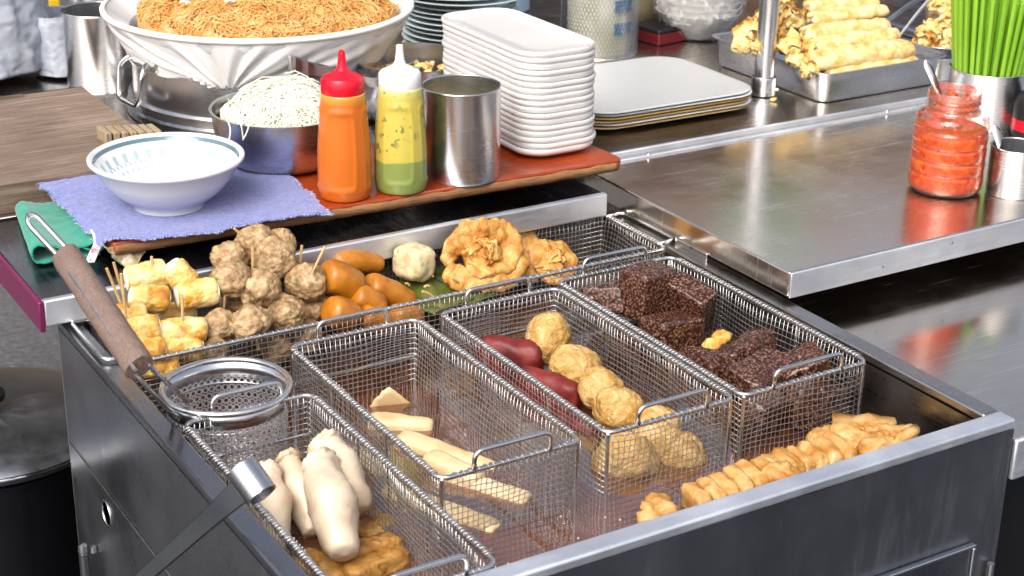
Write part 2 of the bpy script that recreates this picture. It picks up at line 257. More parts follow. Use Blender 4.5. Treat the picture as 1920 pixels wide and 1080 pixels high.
# ------------------------------------------------------------------ geometry helpers
class G:
    def __init__(s): s.v = []; s.f = []
    def add(s, v, f):
        o = len(s.v); s.v.extend([tuple(p) for p in v]); s.f.extend([tuple(i+o for i in q) for q in f]); return s
    def box(s, x0, x1, y0, y1, z0, z1):
        return s.add([(x, y, z) for z in (z0, z1) for y in (y0, y1) for x in (x0, x1)], [(0, 2, 3, 1), (4, 5, 7, 6), (0, 1, 5, 4), (2, 6, 7, 3), (0, 4, 6, 2), (1, 3, 7, 5)])
    def lathe(s, prof, seg=48, c=(0, 0, 0), caps=True):
        v = []; f = []; n = len(prof)
        for r, z in prof:
            for k in range(seg):
                a = 2*math.pi*k/seg; v.append((c[0]+r*math.cos(a), c[1]+r*math.sin(a), c[2]+z))
        for i in range(n-1):
            for k in range(seg):
                k2 = (k+1) % seg; f.append((i*seg+k, i*seg+k2, (i+1)*seg+k2, (i+1)*seg+k))
        if caps:
            if prof[0][0] > 1e-5: f.append(tuple(range(seg))[::-1])
            if prof[-1][0] > 1e-5: f.append(tuple((n-1)*seg+k for k in range(seg)))
        return s.add(v, f)
    def prism(s, poly, z0, z1):
        n = len(poly); v = [(x, y, z0) for x, y in poly]+[(x, y, z1) for x, y in poly]
        return s.add(v, [tuple(range(n))[::-1], tuple(range(n, 2*n))]+[(i, (i+1) % n, n+(i+1) % n, n+i) for i in range(n)])
    def tubes(s, P, rad, sides=5, closed=False, ref=None):   # P: (M, N, 3)
        P = np.asarray(P, float)
        if P.ndim == 2: P = P[None]
        Mn, N, _ = P.shape
        T = np.roll(P, -1, 1)-np.roll(P, 1, 1) if closed else np.gradient(P, axis=1)
        T /= np.linalg.norm(T, axis=2, keepdims=True)+1e-12
        if ref is None:
            mt = np.abs(T).mean(1); ax = np.argmin(mt, 1); R = np.eye(3)[ax][:, None, :].repeat(N, 1)
        else: R = np.broadcast_to(np.asarray(ref, float), T.shape)
        A = np.cross(T, R); A /= np.linalg.norm(A, axis=2, keepdims=True)+1e-12; B = np.cross(T, A)
        rad = np.broadcast_to(np.asarray(rad, float), (Mn, N)) if np.ndim(rad) < 2 else np.asarray(rad)
        ang = 2*np.pi*np.arange(sides)/sides
        V = P[:, :, None, :]+rad[:, :, None, None]*(np.cos(ang)[None, None, :, None]*A[:, :, None, :]+np.sin(ang)[None, None, :, None]*B[:, :, None, :])
        o = len(s.v); s.v.extend(map(tuple, V.reshape(-1, 3).tolist()))
        idx = np.arange(Mn*N*sides).reshape(Mn, N, sides)+o
        a = idx if closed else idx[:, :-1]; b = np.roll(idx, -1, 1) if closed else idx[:, 1:]
        q = np.stack([a, b, np.roll(b, -1, 2), np.roll(a, -1, 2)], -1).reshape(-1, 4)
        s.f.extend(map(tuple, q.tolist()))
        if not closed:
            s.f.extend(map(tuple, idx[:, 0].tolist())); s.f.extend(map(tuple, idx[:, -1, ::-1].tolist()))
        return s
    def grid(s, F, nu, nv, wrap=False):
        v = [F(i/(nu-1) if not wrap else i/nu, j/(nv-1)) for j in range(nv) for i in range(nu)]; f = []
        for j in range(nv-1):
            for i in range(nu if wrap else nu-1):
                i2 = (i+1) % nu; f.append((j*nu+i, j*nu+i2, (j+1)*nu+i2, (j+1)*nu+i))
        return s.add(v, f)
def tag(o, label=None, cat=None, group=None, kind=None):
    if label: o['label'] = label
    if cat: o['category'] = cat
    if group: o['group'] = group
    if kind: o['kind'] = kind
    return o
def obj(name, g, mat, parent=None, loc=None, rot=None, smooth=40, bevel=0, sub=0, solid=0, segs=2):
    me = bpy.data.meshes.new(name); me.from_pydata(g.v, [], g.f); me.update()
    bm = bmesh.new(); bm.from_mesh(me); bmesh.ops.recalc_face_normals(bm, faces=bm.faces[:]); bm.to_mesh(me); bm.free()
    o = bpy.data.objects.new(name, me); C.objects.link(o); me.materials.append(M[mat] if isinstance(mat, str) else mat)
    if smooth:
        me.shade_smooth()
        if smooth < 180: me.set_sharp_from_angle(angle=math.radians(smooth))
    if solid: m = o.modifiers.new('s', 'SOLIDIFY'); m.thickness = solid; m.offset = 0
    if bevel: m = o.modifiers.new('b', 'BEVEL'); m.width = bevel; m.segments = segs; m.limit_method = 'ANGLE'; m.angle_limit = math.radians(40)
    if sub: m = o.modifiers.new('u', 'SUBSURF'); m.levels = m.render_levels = sub
    if parent is not None: o.parent = parent
    if loc is not None: o.location = loc
    if rot is not None: o.rotation_euler = rot
    return o
def thing(name, label, cat, loc=(0, 0, 0), rotz=0, group=None, kind=None):
    o = bpy.data.objects.new(name, None); C.objects.link(o); o.empty_display_size = .02; o.location = loc; o.rotation_euler = (0, 0, rotz)
    return tag(o, label, cat, group, kind)
def cat_rom(pts, n=12, closed=False):
    P = [np.array(p, float) for p in pts]; out = []; m = len(P)
    for i in range(m if closed else m-1):
        g = (lambda k: P[k % m]) if closed else (lambda k: P[min(max(k, 0), m-1)])
        a, b, c, d = g(i-1), g(i), g(i+1), g(i+2)
        for t in np.linspace(0, 1, n, endpoint=False): out.append(.5*((2*b)+(-a+c)*t+(2*a-5*b+4*c-d)*t*t+(-a+3*b-3*c+d)*t**3))
    if not closed: out.append(P[-1])
    return np.array(out)
def fillet(pts, r, n=6):                     # polyline with its inner corners rounded
    P = [np.array(p, float) for p in pts]; out = [P[0]]
    for i in range(1, len(P)-1):
        a = P[i-1]-P[i]; b = P[i+1]-P[i]; la, lb = np.linalg.norm(a), np.linalg.norm(b); d = min(r, la*.49, lb*.49)
        p, q = P[i]+a/la*d, P[i]+b/lb*d
        for t in np.linspace(0, 1, n): out.append((1-t)**2*p+2*t*(1-t)*P[i]+t*t*q)
    out.append(P[-1]); return np.array(out)
def rrect(w, l, r, n=6, cx=0, cy=0):
    out = []
    for sx, sy, a0 in ((1, 1, 0), (-1, 1, 90), (-1, -1, 180), (1, -1, 270)):
        for k in range(n+1):
            a = math.radians(a0+90*k/n); out.append((cx+sx*(w/2-r)+r*math.cos(a), cy+sy*(l/2-r)+r*math.sin(a)))
    return out
_ico = {}
def ico(n):
    if n not in _ico:
        bm = bmesh.new(); bmesh.ops.create_icosphere(bm, subdivisions=n, radius=1); bm.verts.ensure_lookup_table()
        _ico[n] = (np.array([v.co[:] for v in bm.verts]), [tuple(v.index for v in f.verts) for f in bm.faces]); bm.free()
    return _ico[n]
def fbm(p, sc, seed, oc=4): return mnoise.fractal(Vector((p[0]*sc+seed*7.3, p[1]*sc-seed*3.1, p[2]*sc+seed*1.7)), 1.0, 2.1, oc)
def blob(dims, e1=2, e2=2, amp=.0, sc=1, seed=0, n=4, bend=0, taper=0, oc=4, fine=0, fsc=6):
    D, F = ico(n); k = ((np.abs(D[:, 0])**e1+np.abs(D[:, 1])**e1)**(e2/e1)+np.abs(D[:, 2])**e2)**(-1/e2)
    V = D*k[:, None]; out = []
    md = min(dims)
    for p, d in zip(V, D):
        q = np.array([p[0]*dims[0], p[1]*dims[1], p[2]*dims[2]])
        s_ = 1+taper*p[2]; q[0] *= s_; q[1] *= s_
        if amp: q = q+d*md*amp*fbm(q/md, sc, seed, oc)
        if fine: q = q+d*md*fine*fbm(q/md, fsc, seed+3, 3)
        if bend: q[0] += bend*(p[2]**2-.3)
        out.append(q)
    return G().add(out, F)
def orient(axis, up=(0, 0, 1), roll=0):      # local z along axis
    z = Vector(axis).normalized(); x = Vector(up)-Vector(up).dot(z)*z
    if x.length < 1e-4: x = Vector((1, 0, 0))-z.x*z
    x.normalize(); y = z.cross(x)
    return Matrix((x, y, z)).transposed().to_quaternion() @ Quaternion((0, 0, 1), roll)
def put(o, loc, q=None):
    o.location = loc
    if q is not None: o.rotation_mode = 'QUATERNION'; o.rotation_quaternion = q
    return o
def sweep(path, ra, rb=None, sides=20, up=(0, 0, 1), noise=0, sc=60, seed=0, fine=0, fsc=200, power=2):
    P = np.asarray(path, float); N = len(P); T = np.gradient(P, axis=0); T /= np.linalg.norm(T, axis=1, keepdims=True)+1e-12
    U = np.array(up, float); v = []
    ra = np.broadcast_to(ra, N); rb = ra if rb is None else np.broadcast_to(rb, N)
    A = np.cross(T[0], U); A = A if np.linalg.norm(A) > 1e-4 else np.cross(T[0], (1, 0, 0)); A /= np.linalg.norm(A)
    for i in range(N):
        A = A-T[i]*(A@T[i]); A /= np.linalg.norm(A)+1e-12; B = np.cross(T[i], A)
        for k in range(sides):
            a = 2*math.pi*k/sides; ca, sa = math.cos(a), math.sin(a)
            if power != 2:
                w = (abs(ca)**power+abs(sa)**power)**(-1/power); ca *= w; sa *= w
            d = A*ca*ra[i]+B*sa*rb[i]; p = P[i]+d; L = np.linalg.norm(d)
            if noise and L > 1e-5: p = p+d/L*noise*min(1, L/.006)*fbm(p, sc, seed)
            if fine and L > 1e-5: p = p+d/L*fine*min(1, L/.006)*fbm(p, fsc, seed+5, 3)
            v.append(p)
    f = [(i*sides+k, i*sides+(k+1) % sides, (i+1)*sides+(k+1) % sides, (i+1)*sides+k) for i in range(N-1) for k in range(sides)]
    f.append(tuple(range(sides))[::-1]); f.append(tuple((N-1)*sides+k for k in range(sides)))
    return G().add(v, f)
def capsule_r(n, r, end=.18, pw=2.0, e0=None):  # radii profile with rounded ends
    t = np.linspace(0, 1, n); k = np.ones(n)
    for i, x in enumerate(t):
        d = min(x, 1-x)/end
        if d < 1: k[i] = max(.02, (1-(1-d)**pw)**(1/pw))
    return r*k
def ends(n):                                  # denser sampling near both ends
    t = np.linspace(0, 1, n); return .5-.5*np.cos(np.pi*t)

# ------------------------------------------------------------------ the place
tag(obj('pavement', G().box(-40, 40, 1.2, 40, -.80, -.75), 'asphalt', smooth=0), 'grey asphalt pavement', None, None, 'structure')
M['dark_road'] = plain('darkened_road', '26272b', .5, var=.3, scale=8, bump=.5, bscale=120)  # unseen front ground, coloured darker so the vat steel reflects dark
tag(obj('road', G().box(-40, 40, -40, 1.1995, -.80, -.7505), 'dark_road', smooth=0), 'unseen road in front, darkened for the steel reflections', None, None, 'structure')
# brown shop front across the lane, seen only as a reflection in the steel
t = thing('shop_front', 'brown shop front across the lane behind the stall', 'building', (0, 0, -.75))
M['shop'] = plain('brown_shop_wall', 'a5876c', .8, var=.3, scale=1.2); M['shop_panel'] = plain('tan_shop_panel', 'c4a684', .6, var=.15, scale=2); M['shop_dark'] = plain('dark_shop_glass', '15181c', .1); M['sign_green'] = plain('pale_green_board', 'a9bfa0', .6, var=.05)
obj('wall', G().box(-8, 14, 6.0, 6.4, 0, 3.6), 'shop', t); 
for x in (-5, -1.5, 2.2, 5.4, 9):
    pn = obj('window', G().box(x, x+2.2, 5.9, 5.99, .8, 2.4), 'shop_panel', t, bevel=.02); obj('pane', G().box(x+.12, x+2.08, 5.86, 5.897, .95, 2.25), 'shop_dark', pn, smooth=0)
obj('awning', G().prism([(-8, 5.0), (14, 5.0), (14, 5.99), (-8, 5.99)], 2.75, 2.85), 'shop_panel', t, bevel=.02)

t = thing('notice_board', 'pale green notice board on a thin post at the back of the counter', 'sign', (0, 0, 0))
nb = Vector((1.24, 1.88, .72)); obj('board', G().box(nb.x-.13, nb.x+.13, nb.y-.006, nb.y+.006, nb.z-.10, nb.z+.10), 'sign_green', t, bevel=.002); obj('post', G().box(nb.x-.01, nb.x+.01, nb.y+.0065, nb.y+.026, .0405, nb.z+.12), 'black', t, smooth=0)
tri = [(-.10, .07), (.10, .07), (0, -.08)]; g = G()
for a_, b_ in zip(tri, tri[1:]+tri[:1]): g.tubes([[(nb.x+a_[0], nb.y-.0065, nb.z+a_[1]), (nb.x+b_[0], nb.y-.0065, nb.z+b_[1])]], .0035, 6)
obj('triangle_outline', g, 'dark_road', t)
# rear counter with legs and an added black strip for shade
t = thing('rear_counter', 'long stainless counter at the back carrying the trays, pole and pots', 'counter', (0, 0, 0))
obj('top', G().prism([(-.86, 1.025), (-.32, 1.025), (-.32, .866), (2.2, .866), (2.2, 1.95), (-.86, 1.95)], .004, .04), 'steel_plate', t, bevel=.002)
obj('shade_strip', G().box(-.86, -.3205, 1.0215, 1.0245, .0045, .039), 'black', t)  # black strip added for the shade below the cutting board
obj('rail', G().box(.02, 1.5, .859, .8655, .012, .044), 'steel_rough', t, bevel=.0015)
obj('channel', G().box(.02, 1.5, .8375, .8585, .012, .036), 'steel_plate', t)
for x, y in ((-.7, 1.85), (2.1, 1.85), (2.1, 1.0)): obj('leg', G().box(x-.02, x+.02, y-.02, y+.02, -.75, .003), 'steel', t)
# left shelf
t = thing('side_shelf', 'left stainless shelf with folded front edge under the red board', 'shelf', (0, 0, 0))
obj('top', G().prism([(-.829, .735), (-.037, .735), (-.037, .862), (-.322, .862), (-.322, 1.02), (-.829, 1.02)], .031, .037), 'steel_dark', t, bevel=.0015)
obj('front_edge', G().box(-.829, -.037, .724, .7345, .006, .039), 'steel_rough', t, bevel=.0025, segs=3)
obj('end_panel', G().box(-.8355, -.8295, .724, 1.5, .0, .0385), 'pink', t, bevel=.0015)
# right plate
t = thing('steel_worktop', 'raised stainless worktop with scratched top carrying the chili jar', 'worktop', (0, 0, 0))
obj('top', G().box(-.008, 1.3, .369, .828, .0065, .04), 'steel_plate', t, bevel=.0025, segs=3)
obj('back_rail', G().box(-.004, 1.3, .8285, .8345, .006, .0435), 'steel_rough', t, bevel=.0015)
for p in (at(1230, 297, .0425), at(1677, 215, .0425)): obj('screw', G().lathe([(0, .003), (.003, .0025), (.004, 0)], 12, (p.x, .8315, .0432)), 'chrome', t)
obj('front_edge', G().box(-.0075, 1.3, .3655, .3685, .006, .0395), 'steel_rough', t, bevel=.001)
for q_ in ((1655, 500), (1785, 455)):
    p = aty(*q_, .3655); obj('rivet', G().add(*(lambda b: (b.v, b.f))(G().lathe([(.0016, 0), (.0013, .0008), (0, .001)], 12))), 'steel_dark', t, loc=(p.x, .3654, p.z), rot=(math.pi/2, 0, 0))
p = at(1338, 478, .0); obj('latch', G().box(-.011, -.0085, .53, .60, -.006, .010), 'chrome', t, bevel=.001)
# lower right counter
t = thing('lower_counter', 'lower stainless counter right of the vat under the raised worktop', 'counter', (0, 0, 0))
obj('top', G().box(.003, 1.4, .004, .85, -.030, -.026), 'steel_low', t, bevel=.001)
obj('front_edge', G().box(.003, 1.4, -.003, .0035, -.075, -.0265), 'steel_rough', t, bevel=.002)
obj('body', G().box(.03, 1.4, .04, .85, -.74, -.0305), 'black', t)

# vat
t = thing('simmering_vat', 'big square stainless simmering vat filled with brown broth and wire baskets', 'vat', (0, 0, 0))
x0, x1, y0, y1 = -.807, 0.0, 0.0, .760; w = .0235; zb = -.46
rim = G()
rim.box(x0, x1, y0, y0+w, -.012, 0); 
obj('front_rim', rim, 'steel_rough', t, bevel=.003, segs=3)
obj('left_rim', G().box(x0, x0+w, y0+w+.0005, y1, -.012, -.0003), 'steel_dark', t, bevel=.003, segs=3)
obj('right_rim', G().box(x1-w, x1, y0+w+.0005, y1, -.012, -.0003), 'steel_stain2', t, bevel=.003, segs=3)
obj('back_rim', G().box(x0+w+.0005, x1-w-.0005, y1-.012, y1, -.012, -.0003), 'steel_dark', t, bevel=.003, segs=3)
a = .0005
obj('front_wall', G().box(x0+a, x1-a, y0+a, y0+.004, zb, -.0125), 'steel_front', t)
# left wall with its round hole: two strips and a holed panel
hp = atx(200, 963, x0); hy, hz, hr = hp.y, hp.z, .0155
lw = G(); lw.box(x0+a, x0+.004, y0+.0045, hy-.03, zb, -.0125); lw.box(x0+a, x0+.004, hy+.03, y1-.0045, zb, -.0125); lw.box(x0+a, x0+.004, hy-.03, hy+.03, hz+.03, -.0125); lw.box(x0+a, x0+.004, hy-.03, hy+.03, zb, hz-.03)
n = 32; sq = []
for k in range(n):
    an = 2*math.pi*k/n; c_, s_ = math.cos(an), math.sin(an); m_ = .03/max(abs(c_), abs(s_)); sq.append((c_*m_, s_*m_))
v = [(x0+a, hy+p[0], hz+p[1]) for p in sq]+[(x0+a, hy+hr*math.cos(2*math.pi*k/n), hz+hr*math.sin(2*math.pi*k/n)) for k in range(n)]
lw.add(v, [(k, (k+1) % n, n+(k+1) % n, n+k) for k in range(n)])
obj('left_wall', lw, 'steel_front', t, smooth=0)
ring = G(); ring.tubes([[(x0, hy+hr*math.cos(2*math.pi*k/n), hz+hr*math.sin(2*math.pi*k/n)) for k in range(n)]], .0012, 6, closed=True); obj('hole_collar', ring, 'steel', t)
p = atx(140, 832, x0); q = atx(293, 1055, x0)
obj('seam', G().box(x0-.0012, x0, .02, y1-.004, (p.z+q.z)/2-.001, (p.z+q.z)/2+.001), 'steel', t, bevel=.0005)
obj('right_wall', G().box(x1-.004, x1-a, y0+.0045, y1-.0045, zb, -.0125), 'steel_stain', t)
obj('back_wall', G().box(x0+a, x1-a, y1-.004, y1-a, zb, -.0125), 'steel_stain', t)
obj('inner_lining', G().box(x1-w-.001, x1-w, y0+w, y1-.013, -.22, -.0125).box(x0+w, x0+w+.001, y0+w, y1-.013, -.22, -.0125).box(x0+w+.0015, x1-w-.0015, y0+w-.001, y0+w, -.22, -.0125).box(x0+w+.0015, x1-w-.0015, y1-.013, y1-.0122, -.22, -.0125), 'lining', t, smooth=0)
obj('bottom', G().box(x0+.005, x1-.005, y0+.005, y1-.005, -.225, -.221), 'steel_stain', t, smooth=0)
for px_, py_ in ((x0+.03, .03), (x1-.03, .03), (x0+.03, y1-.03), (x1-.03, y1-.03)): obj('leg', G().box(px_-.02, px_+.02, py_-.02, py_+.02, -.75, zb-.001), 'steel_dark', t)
A_ = aty(1827, 1018, -.004)
pz = A_.z; px1 = A_.x
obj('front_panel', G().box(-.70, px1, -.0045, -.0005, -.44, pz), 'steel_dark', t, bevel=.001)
fr = G(); fr.box(-.70, px1, -.008, -.005, pz-.004, pz).box(px1-.004, px1, -.008, -.005, -.44, pz-.0045); obj('panel_frame', fr, 'chrome', t, bevel=.001)
kp = aty(1856, 1074, -.006); obj('catch', G().lathe([(.0, .012), (.004, .012), (.0045, 0), (.0045, -.02)], 14, tuple(kp)), 'chrome', t)
tag(obj('broth', G().box(x0+w+.0012, x1-w-.0012, y0+w+.0002, y1-.0132, -.0822, -.0820), 'broth', smooth=0), 'translucent brown broth filling the steel vat around the baskets', 'broth')
bt = bpy.data.objects['broth']; bt.data.clear_geometry(); bt.data.from_pydata([(x0+w+.0012, y0+w+.0002, -.080), (x1-w-.0012, y0+w+.0002, -.080), (x1-w-.0012, y1-.0132, -.080), (x0+w+.0012, y1-.0132, -.080)], [], [(0, 1, 2, 3)])

# ------------------------------------------------------------------ wire baskets
def wavy(P, k, seed, amp=.0011, sc=45):
    P = np.array(P)
    return P
def basket(label, xl, xr, yf, yb, z, h, side_handles=True, seed=0, pitch=.0066, rot=0, tilt=0):
    cx, cy = (xl+xr)/2, (yf+yb)/2; w, l = xr-xl, yb-yf
    t = thing('wire_basket', label, 'basket', (cx, cy, z), rot, 'wire mesh baskets in the simmering vat')
    R = .0026; pr = rrect(w, l, .012, 5)
    obj('rim', G().tubes([[(x, y, 0) for x, y in pr]], R, 8, closed=True, ref=(0, 0, 1)), 'rod', t, smooth=180)
    # mesh: four walls and a floor of single wires, slightly bent
    iw, il = w-.007, l-.007; g = G(); ph = seed*1.7; NZ = 9
    def bulge(a, b, s_): return .0030*math.sin(a*37+ph+s_)*math.sin(b*41+s_)+.0026*math.sin(a*11+b*23+ph*2)
    wires = []
    for sx in (-1, 1):
        nn = int(il/pitch)
        for i in range(nn+1):
            y = -il/2+il*i/nn+random.uniform(-.0010, .0010)
            wires.append([(sx*(iw/2-.004*u-bulge(y, u*h, sx))+random.uniform(-.0003, .0003), y+.0011*math.sin(u*9+i*.5+ph), -.001-u*h) for u in np.linspace(0, 1, NZ)])
    for sy in (-1, 1):
        nn = int(iw/pitch)
        for i in range(nn+1):
            x = -iw/2+iw*i/nn+random.uniform(-.0006, .0006)
            wires.append([(x+.0011*math.sin(u*8+i*.6+ph), sy*(il/2-.004*u-bulge(x, u*h, sy+2))+random.uniform(-.0003, .0003), -.001-u*h) for u in np.linspace(0, 1, NZ)])
    g.tubes(wires, .00052, 4)
    nz = int(h/pitch); rings = []
    for i in range(1, nz+1):
        u = i/nz; pts = []
        for (ax, ay), (bx, by) in (((-1, -1), (1, -1)), ((1, -1), (1, 1)), ((1, 1), (-1, 1)), ((-1, 1), (-1, -1))):
            for k in range(14):
                f = k/14; X = (ax+(bx-ax)*f)*(iw/2-.004*u); Y = (ay+(by-ay)*f)*(il/2-.004*u)
                if ay == by: Y -= ay*bulge(X, u*h, ay+2)
                else: X -= ax*bulge(Y, u*h, ax)
                pts.append((X, Y, -.001-u*h+.0018*math.sin(f*6.28+i*.35+ax+ay*2+ph)*(1-abs(2*f-1))**.3))
        rings.append(pts)
    g.tubes(rings, .00052, 4, closed=True, ref=(0, 0, 1))
    nn = int(il/pitch); g.tubes([[(x, -il/2+.004+(il-.008)*i/nn, -.001-h) for x in np.linspace(-iw/2+.004, iw/2-.004, 4)] for i in range(nn+1)], .00052, 4)
    nn = int(iw/pitch); g.tubes([[(-iw/2+.004+(iw-.008)*i/nn, y, -.0018-h) for y in np.linspace(-il/2+.004, il/2-.004, 4)] for i in range(nn+1)], .00052, 4)
    obj('mesh', g, 'wire', t, smooth=180)
    # wire wrapping round the rim
    g = G(); rc = .0040
    for sx in (-1, 1):
        n = int((il-.02)/.0058); ys = np.linspace(-il/2+.01, il/2-.01, n*8)
        g.tubes([[(sx*w/2+(rc+.0005*math.sin(k*.11+ph))*math.cos(k*2*math.pi/8), y+.0009*math.sin(k*.31+sx), rc*math.sin(k*2*math.pi/8)) for k, y in enumerate(ys)]], .00062, 4, ref=(0, 1, 0))
    for sy in (-1, 1):
        n = int((iw-.02)/.0085); xs = np.linspace(-iw/2+.012, iw/2-.012, n*8)
        g.tubes([[(x+.001*math.sin(k*.4), sy*l/2+(rc-.0004)*math.cos(k*2*math.pi/8), (rc-.0004)*math.sin(k*2*math.pi/8)) for k, x in enumerate(xs)]], .00055, 4, ref=(1, 0, 0))
    obj('rim_wrapping', g, 'wire', t, smooth=180)
    rs = G(); rg_ = random.Random(seed*13)
    for i in range(9 if seed == 4 else 0):
        u = rg_.betavariate(2, 2)*.8; r_ = rg_.choice((.0009, .0012, .0016, .0024)); side = rg_.randrange(4); f = rg_.uniform(-.46, .46)
        c_ = ((1 if side == 0 else -1)*(iw/2-.004*u), f*il, -.001-u*h) if side < 2 else (f*iw, (1 if side == 2 else -1)*(il/2-.004*u), -.001-u*h)
        b_ = blob((r_, r_, r_*1.4), amp=.8, sc=1, seed=i, n=2); rs.add([(p_[0]+c_[0], p_[1]+c_[1], p_[2]+c_[2]) for p_ in b_.v], b_.f)
    if seed == 4: tag(obj('stuck_crumbs', rs, 'tofu_pale', t, smooth=180), kind='stuff')
    for sx in (-1, 1):
        for sy in (-1, 1): obj('corner_post', G().tubes([[(sx*(w/2-.003), sy*(l/2-.002), -.002), (sx*(w/2-.004), sy*(l/2-.003), -h-.004)]], .0021, 8), 'rod', t)
    for yy in ((-.18, .2) if l > w else ()):
        obj('stiffening_rod', G().tubes([fillet([(-w/2+.001, yy*l, -.002), (-w/2+.004, yy*l, -h-.003), (w/2-.004, yy*l, -h-.003), (w/2-.001, yy*l, -.002)], .01)], .0016, 6), 'rod', t)
    zz = -.045
    if side_handles: obj('stiffening_rod', G().tubes([[(-w/2+.003, l/2-.006, zz), (w/2-.003, l/2-.006, zz)]], .0019, 6), 'rod', t)
    if side_handles:
        for sy in (-1, 1):
            hw = w*.27; yy = sy*(l/2+.001)
            obj('handle', G().tubes([fillet([(-hw, yy, -.001), (-hw, yy+sy*.001, .022), (hw, yy+sy*.001, .022), (hw, yy, -.001)], .012, 8)], .0026, 8, ref=(0, 1, 0)), 'rod', t, smooth=180)
    else:
        for sx in (-1, 1):
            hl = l*.40; xx = sx*(w/2+.001); rr = G()
            rr.tubes([fillet([(xx-sx*.006, -hl, .002), (xx+sx*.024, -hl, .004), (xx+sx*.024, hl, .004), (xx-sx*.006, hl, .002)], .012, 8)], .0026, 8, ref=(0, 0, 1)); obj('handle', rr, 'rod', t, smooth=180)
    return t
BH = .135
basket('wire basket of white mushrooms and fried tofu, nearest the left wall', -.774, -.628, .028, .428, -.002, BH, seed=1)
basket('wire basket of pale radish sticks, left of the basket of tan balls', -.600, -.434, .187, .548, 0, BH, seed=2)
basket('wire basket of tan balls and dark red rolls', -.402, -.234, .187, .548, 0, BH, seed=3)
basket('wire basket of dark rice cakes beside the right wall', -.222, -.041, .187, .565, 0, BH, seed=4)
basket('long wire basket across the back holding skewers and fried skin', -.774, -.031, .590, .744, .001, .11, False, seed=5)
# ------------------------------------------------------------------ food in the baskets
def place(g, loc, q=None):
    Mx = (q.to_matrix() if q is not None else Matrix.Identity(3)); l = Vector(loc)
    g.v = [tuple(Mx @ Vector(p)+l) for p in g.v]; return g
def stick(parent, a, b, r=.0017):
    a, b = Vector(a), Vector(b); d = (a-b).normalized()
    return obj('bamboo_stick', G().tubes([[b-d*.004, b+d*.004, (a+b)/2+Vector((random.uniform(-1, 1), 0, 0))*.0006, a]], [r*.35, r, r, r*1.02], 7), 'bamboo', parent)
def yz(px, py, y): return aty(px, py, y)
# meatballs (photo centre, depth in the basket, radius in photo pixels), stick top and foot
MBL = [
 ((430, 482), .712, 33, None, 'grey meatball at the back left of the heap, under the stick pointing left'),
 ((480, 459), .725, 39, ((439, 428), (458, 444)), 'grey meatball on the very top of the heap with a stick leaning left'),
 ((515, 485), .695, 41, ((474, 462), (473, 520)), 'grey meatball second from the top, pierced by a tall upright stick on its left'),
 ((528, 455), .740, 28, ((531, 428), (528, 458)), 'partly hidden grey meatball behind the top of the heap with two short sticks'),
 ((432, 524), .670, 38, ((422, 519), (420, 577)), 'grey meatball at the left of the heap with a long stick below it'),
 ((487, 541), .655, 40, None, 'grey meatball in the middle of the heap without a stick of its own'),
 ((574, 530), .665, 38, ((609, 462), (590, 502)), 'grey meatball at the right end of the heap with a slanting stick'),
 ((545, 512), .705, 30, ((566, 460), (563, 500)), 'shadowed grey meatball behind the right end of the heap with an upright stick'),
 ((412, 612), .632, 33, None, 'small grey meatball at the lower left of the heap beside the fish rolls'),
 ((471, 606), .618, 38, ((485, 656), (484, 640)), 'grey meatball at the front of the heap with a stick end poking down'),
 ((536, 588), .638, 38, None, 'grey meatball at the front right of the heap above the basket rim'),
 ((588, 578), .672, 32, None, 'half hidden grey meatball next to the orange sausages'),
 ((405, 657), .612, 24, None, 'lowest grey meatball half sunk beside the front mesh'),
 ((447, 570), .690, 34, None, 'dark grey meatball deep in the shade inside the heap'),
 ((520, 655), .640, 30, None, 'grey meatball low behind the front mesh under the heap'),
 ((575, 630), .650, 32, None, 'grey meatball low behind the front mesh near the sausages'),
]
for i, (c, y, r, st, lab) in enumerate(MBL):
    p = yz(*c, y); R = pxm(r, p)
    g = place(blob((R, R*.97, R*.94), amp=.19, sc=1.3, seed=i+1, n=5, fine=.07, fsc=5), p)
    o = tag(obj('meatball', g, 'meatball', smooth=180), lab, 'meatball', 'grey meatballs heaped in the long basket')
    if st: a, b = st; stick(o, yz(*a, y-R*.5), yz(*b, y-R*.5))
# toasted fish rolls: end A, end B in the photo, depth, radius in px
FR = [
 ((322, 500), (352, 532), .700, 27, None, 'toasted fish roll standing highest with its pale end tilted up'),
 ((240, 525), (308, 512), .715, 28, ((284, 481), (288, 515)), 'browned fish roll at the back with an upright stick behind it'),
 ((248, 556), (312, 562), .672, 26, ((200, 503), (243, 606)), 'toasted fish roll in the upper row just right of the wooden grip'),
 ((334, 557), (404, 545), .666, 27, None, 'large toasted fish roll with a brown scorch mark beside the meatballs'),
 ((215, 596), (270, 592), .650, 26, ((213, 492), (240, 580)), 'toasted fish roll half hidden by the wooden grip with two sticks'),
 ((222, 622), (295, 612), .632, 25, None, 'toasted fish roll in the lower left row behind the grip'),
 ((302, 620), (382, 617), .625, 24, ((341, 553), (342, 600)), 'toasted fish roll lying level with its pale round end facing right'),
 ((308, 655), (376, 655), .612, 23, None, 'toasted fish roll in the bottom row under the level one'),
 ((248, 658), (305, 656), .612, 24, None, 'toasted fish roll lowest left above the strainer'),
 ((300, 592), (362, 588), .690, 24, ((284, 577), (296, 608)), 'shaded toasted fish roll in the middle of the pile'),
 ((265, 690), (330, 686), .606, 22, None, 'toasted fish roll seen through the front mesh behind the strainer'),
]
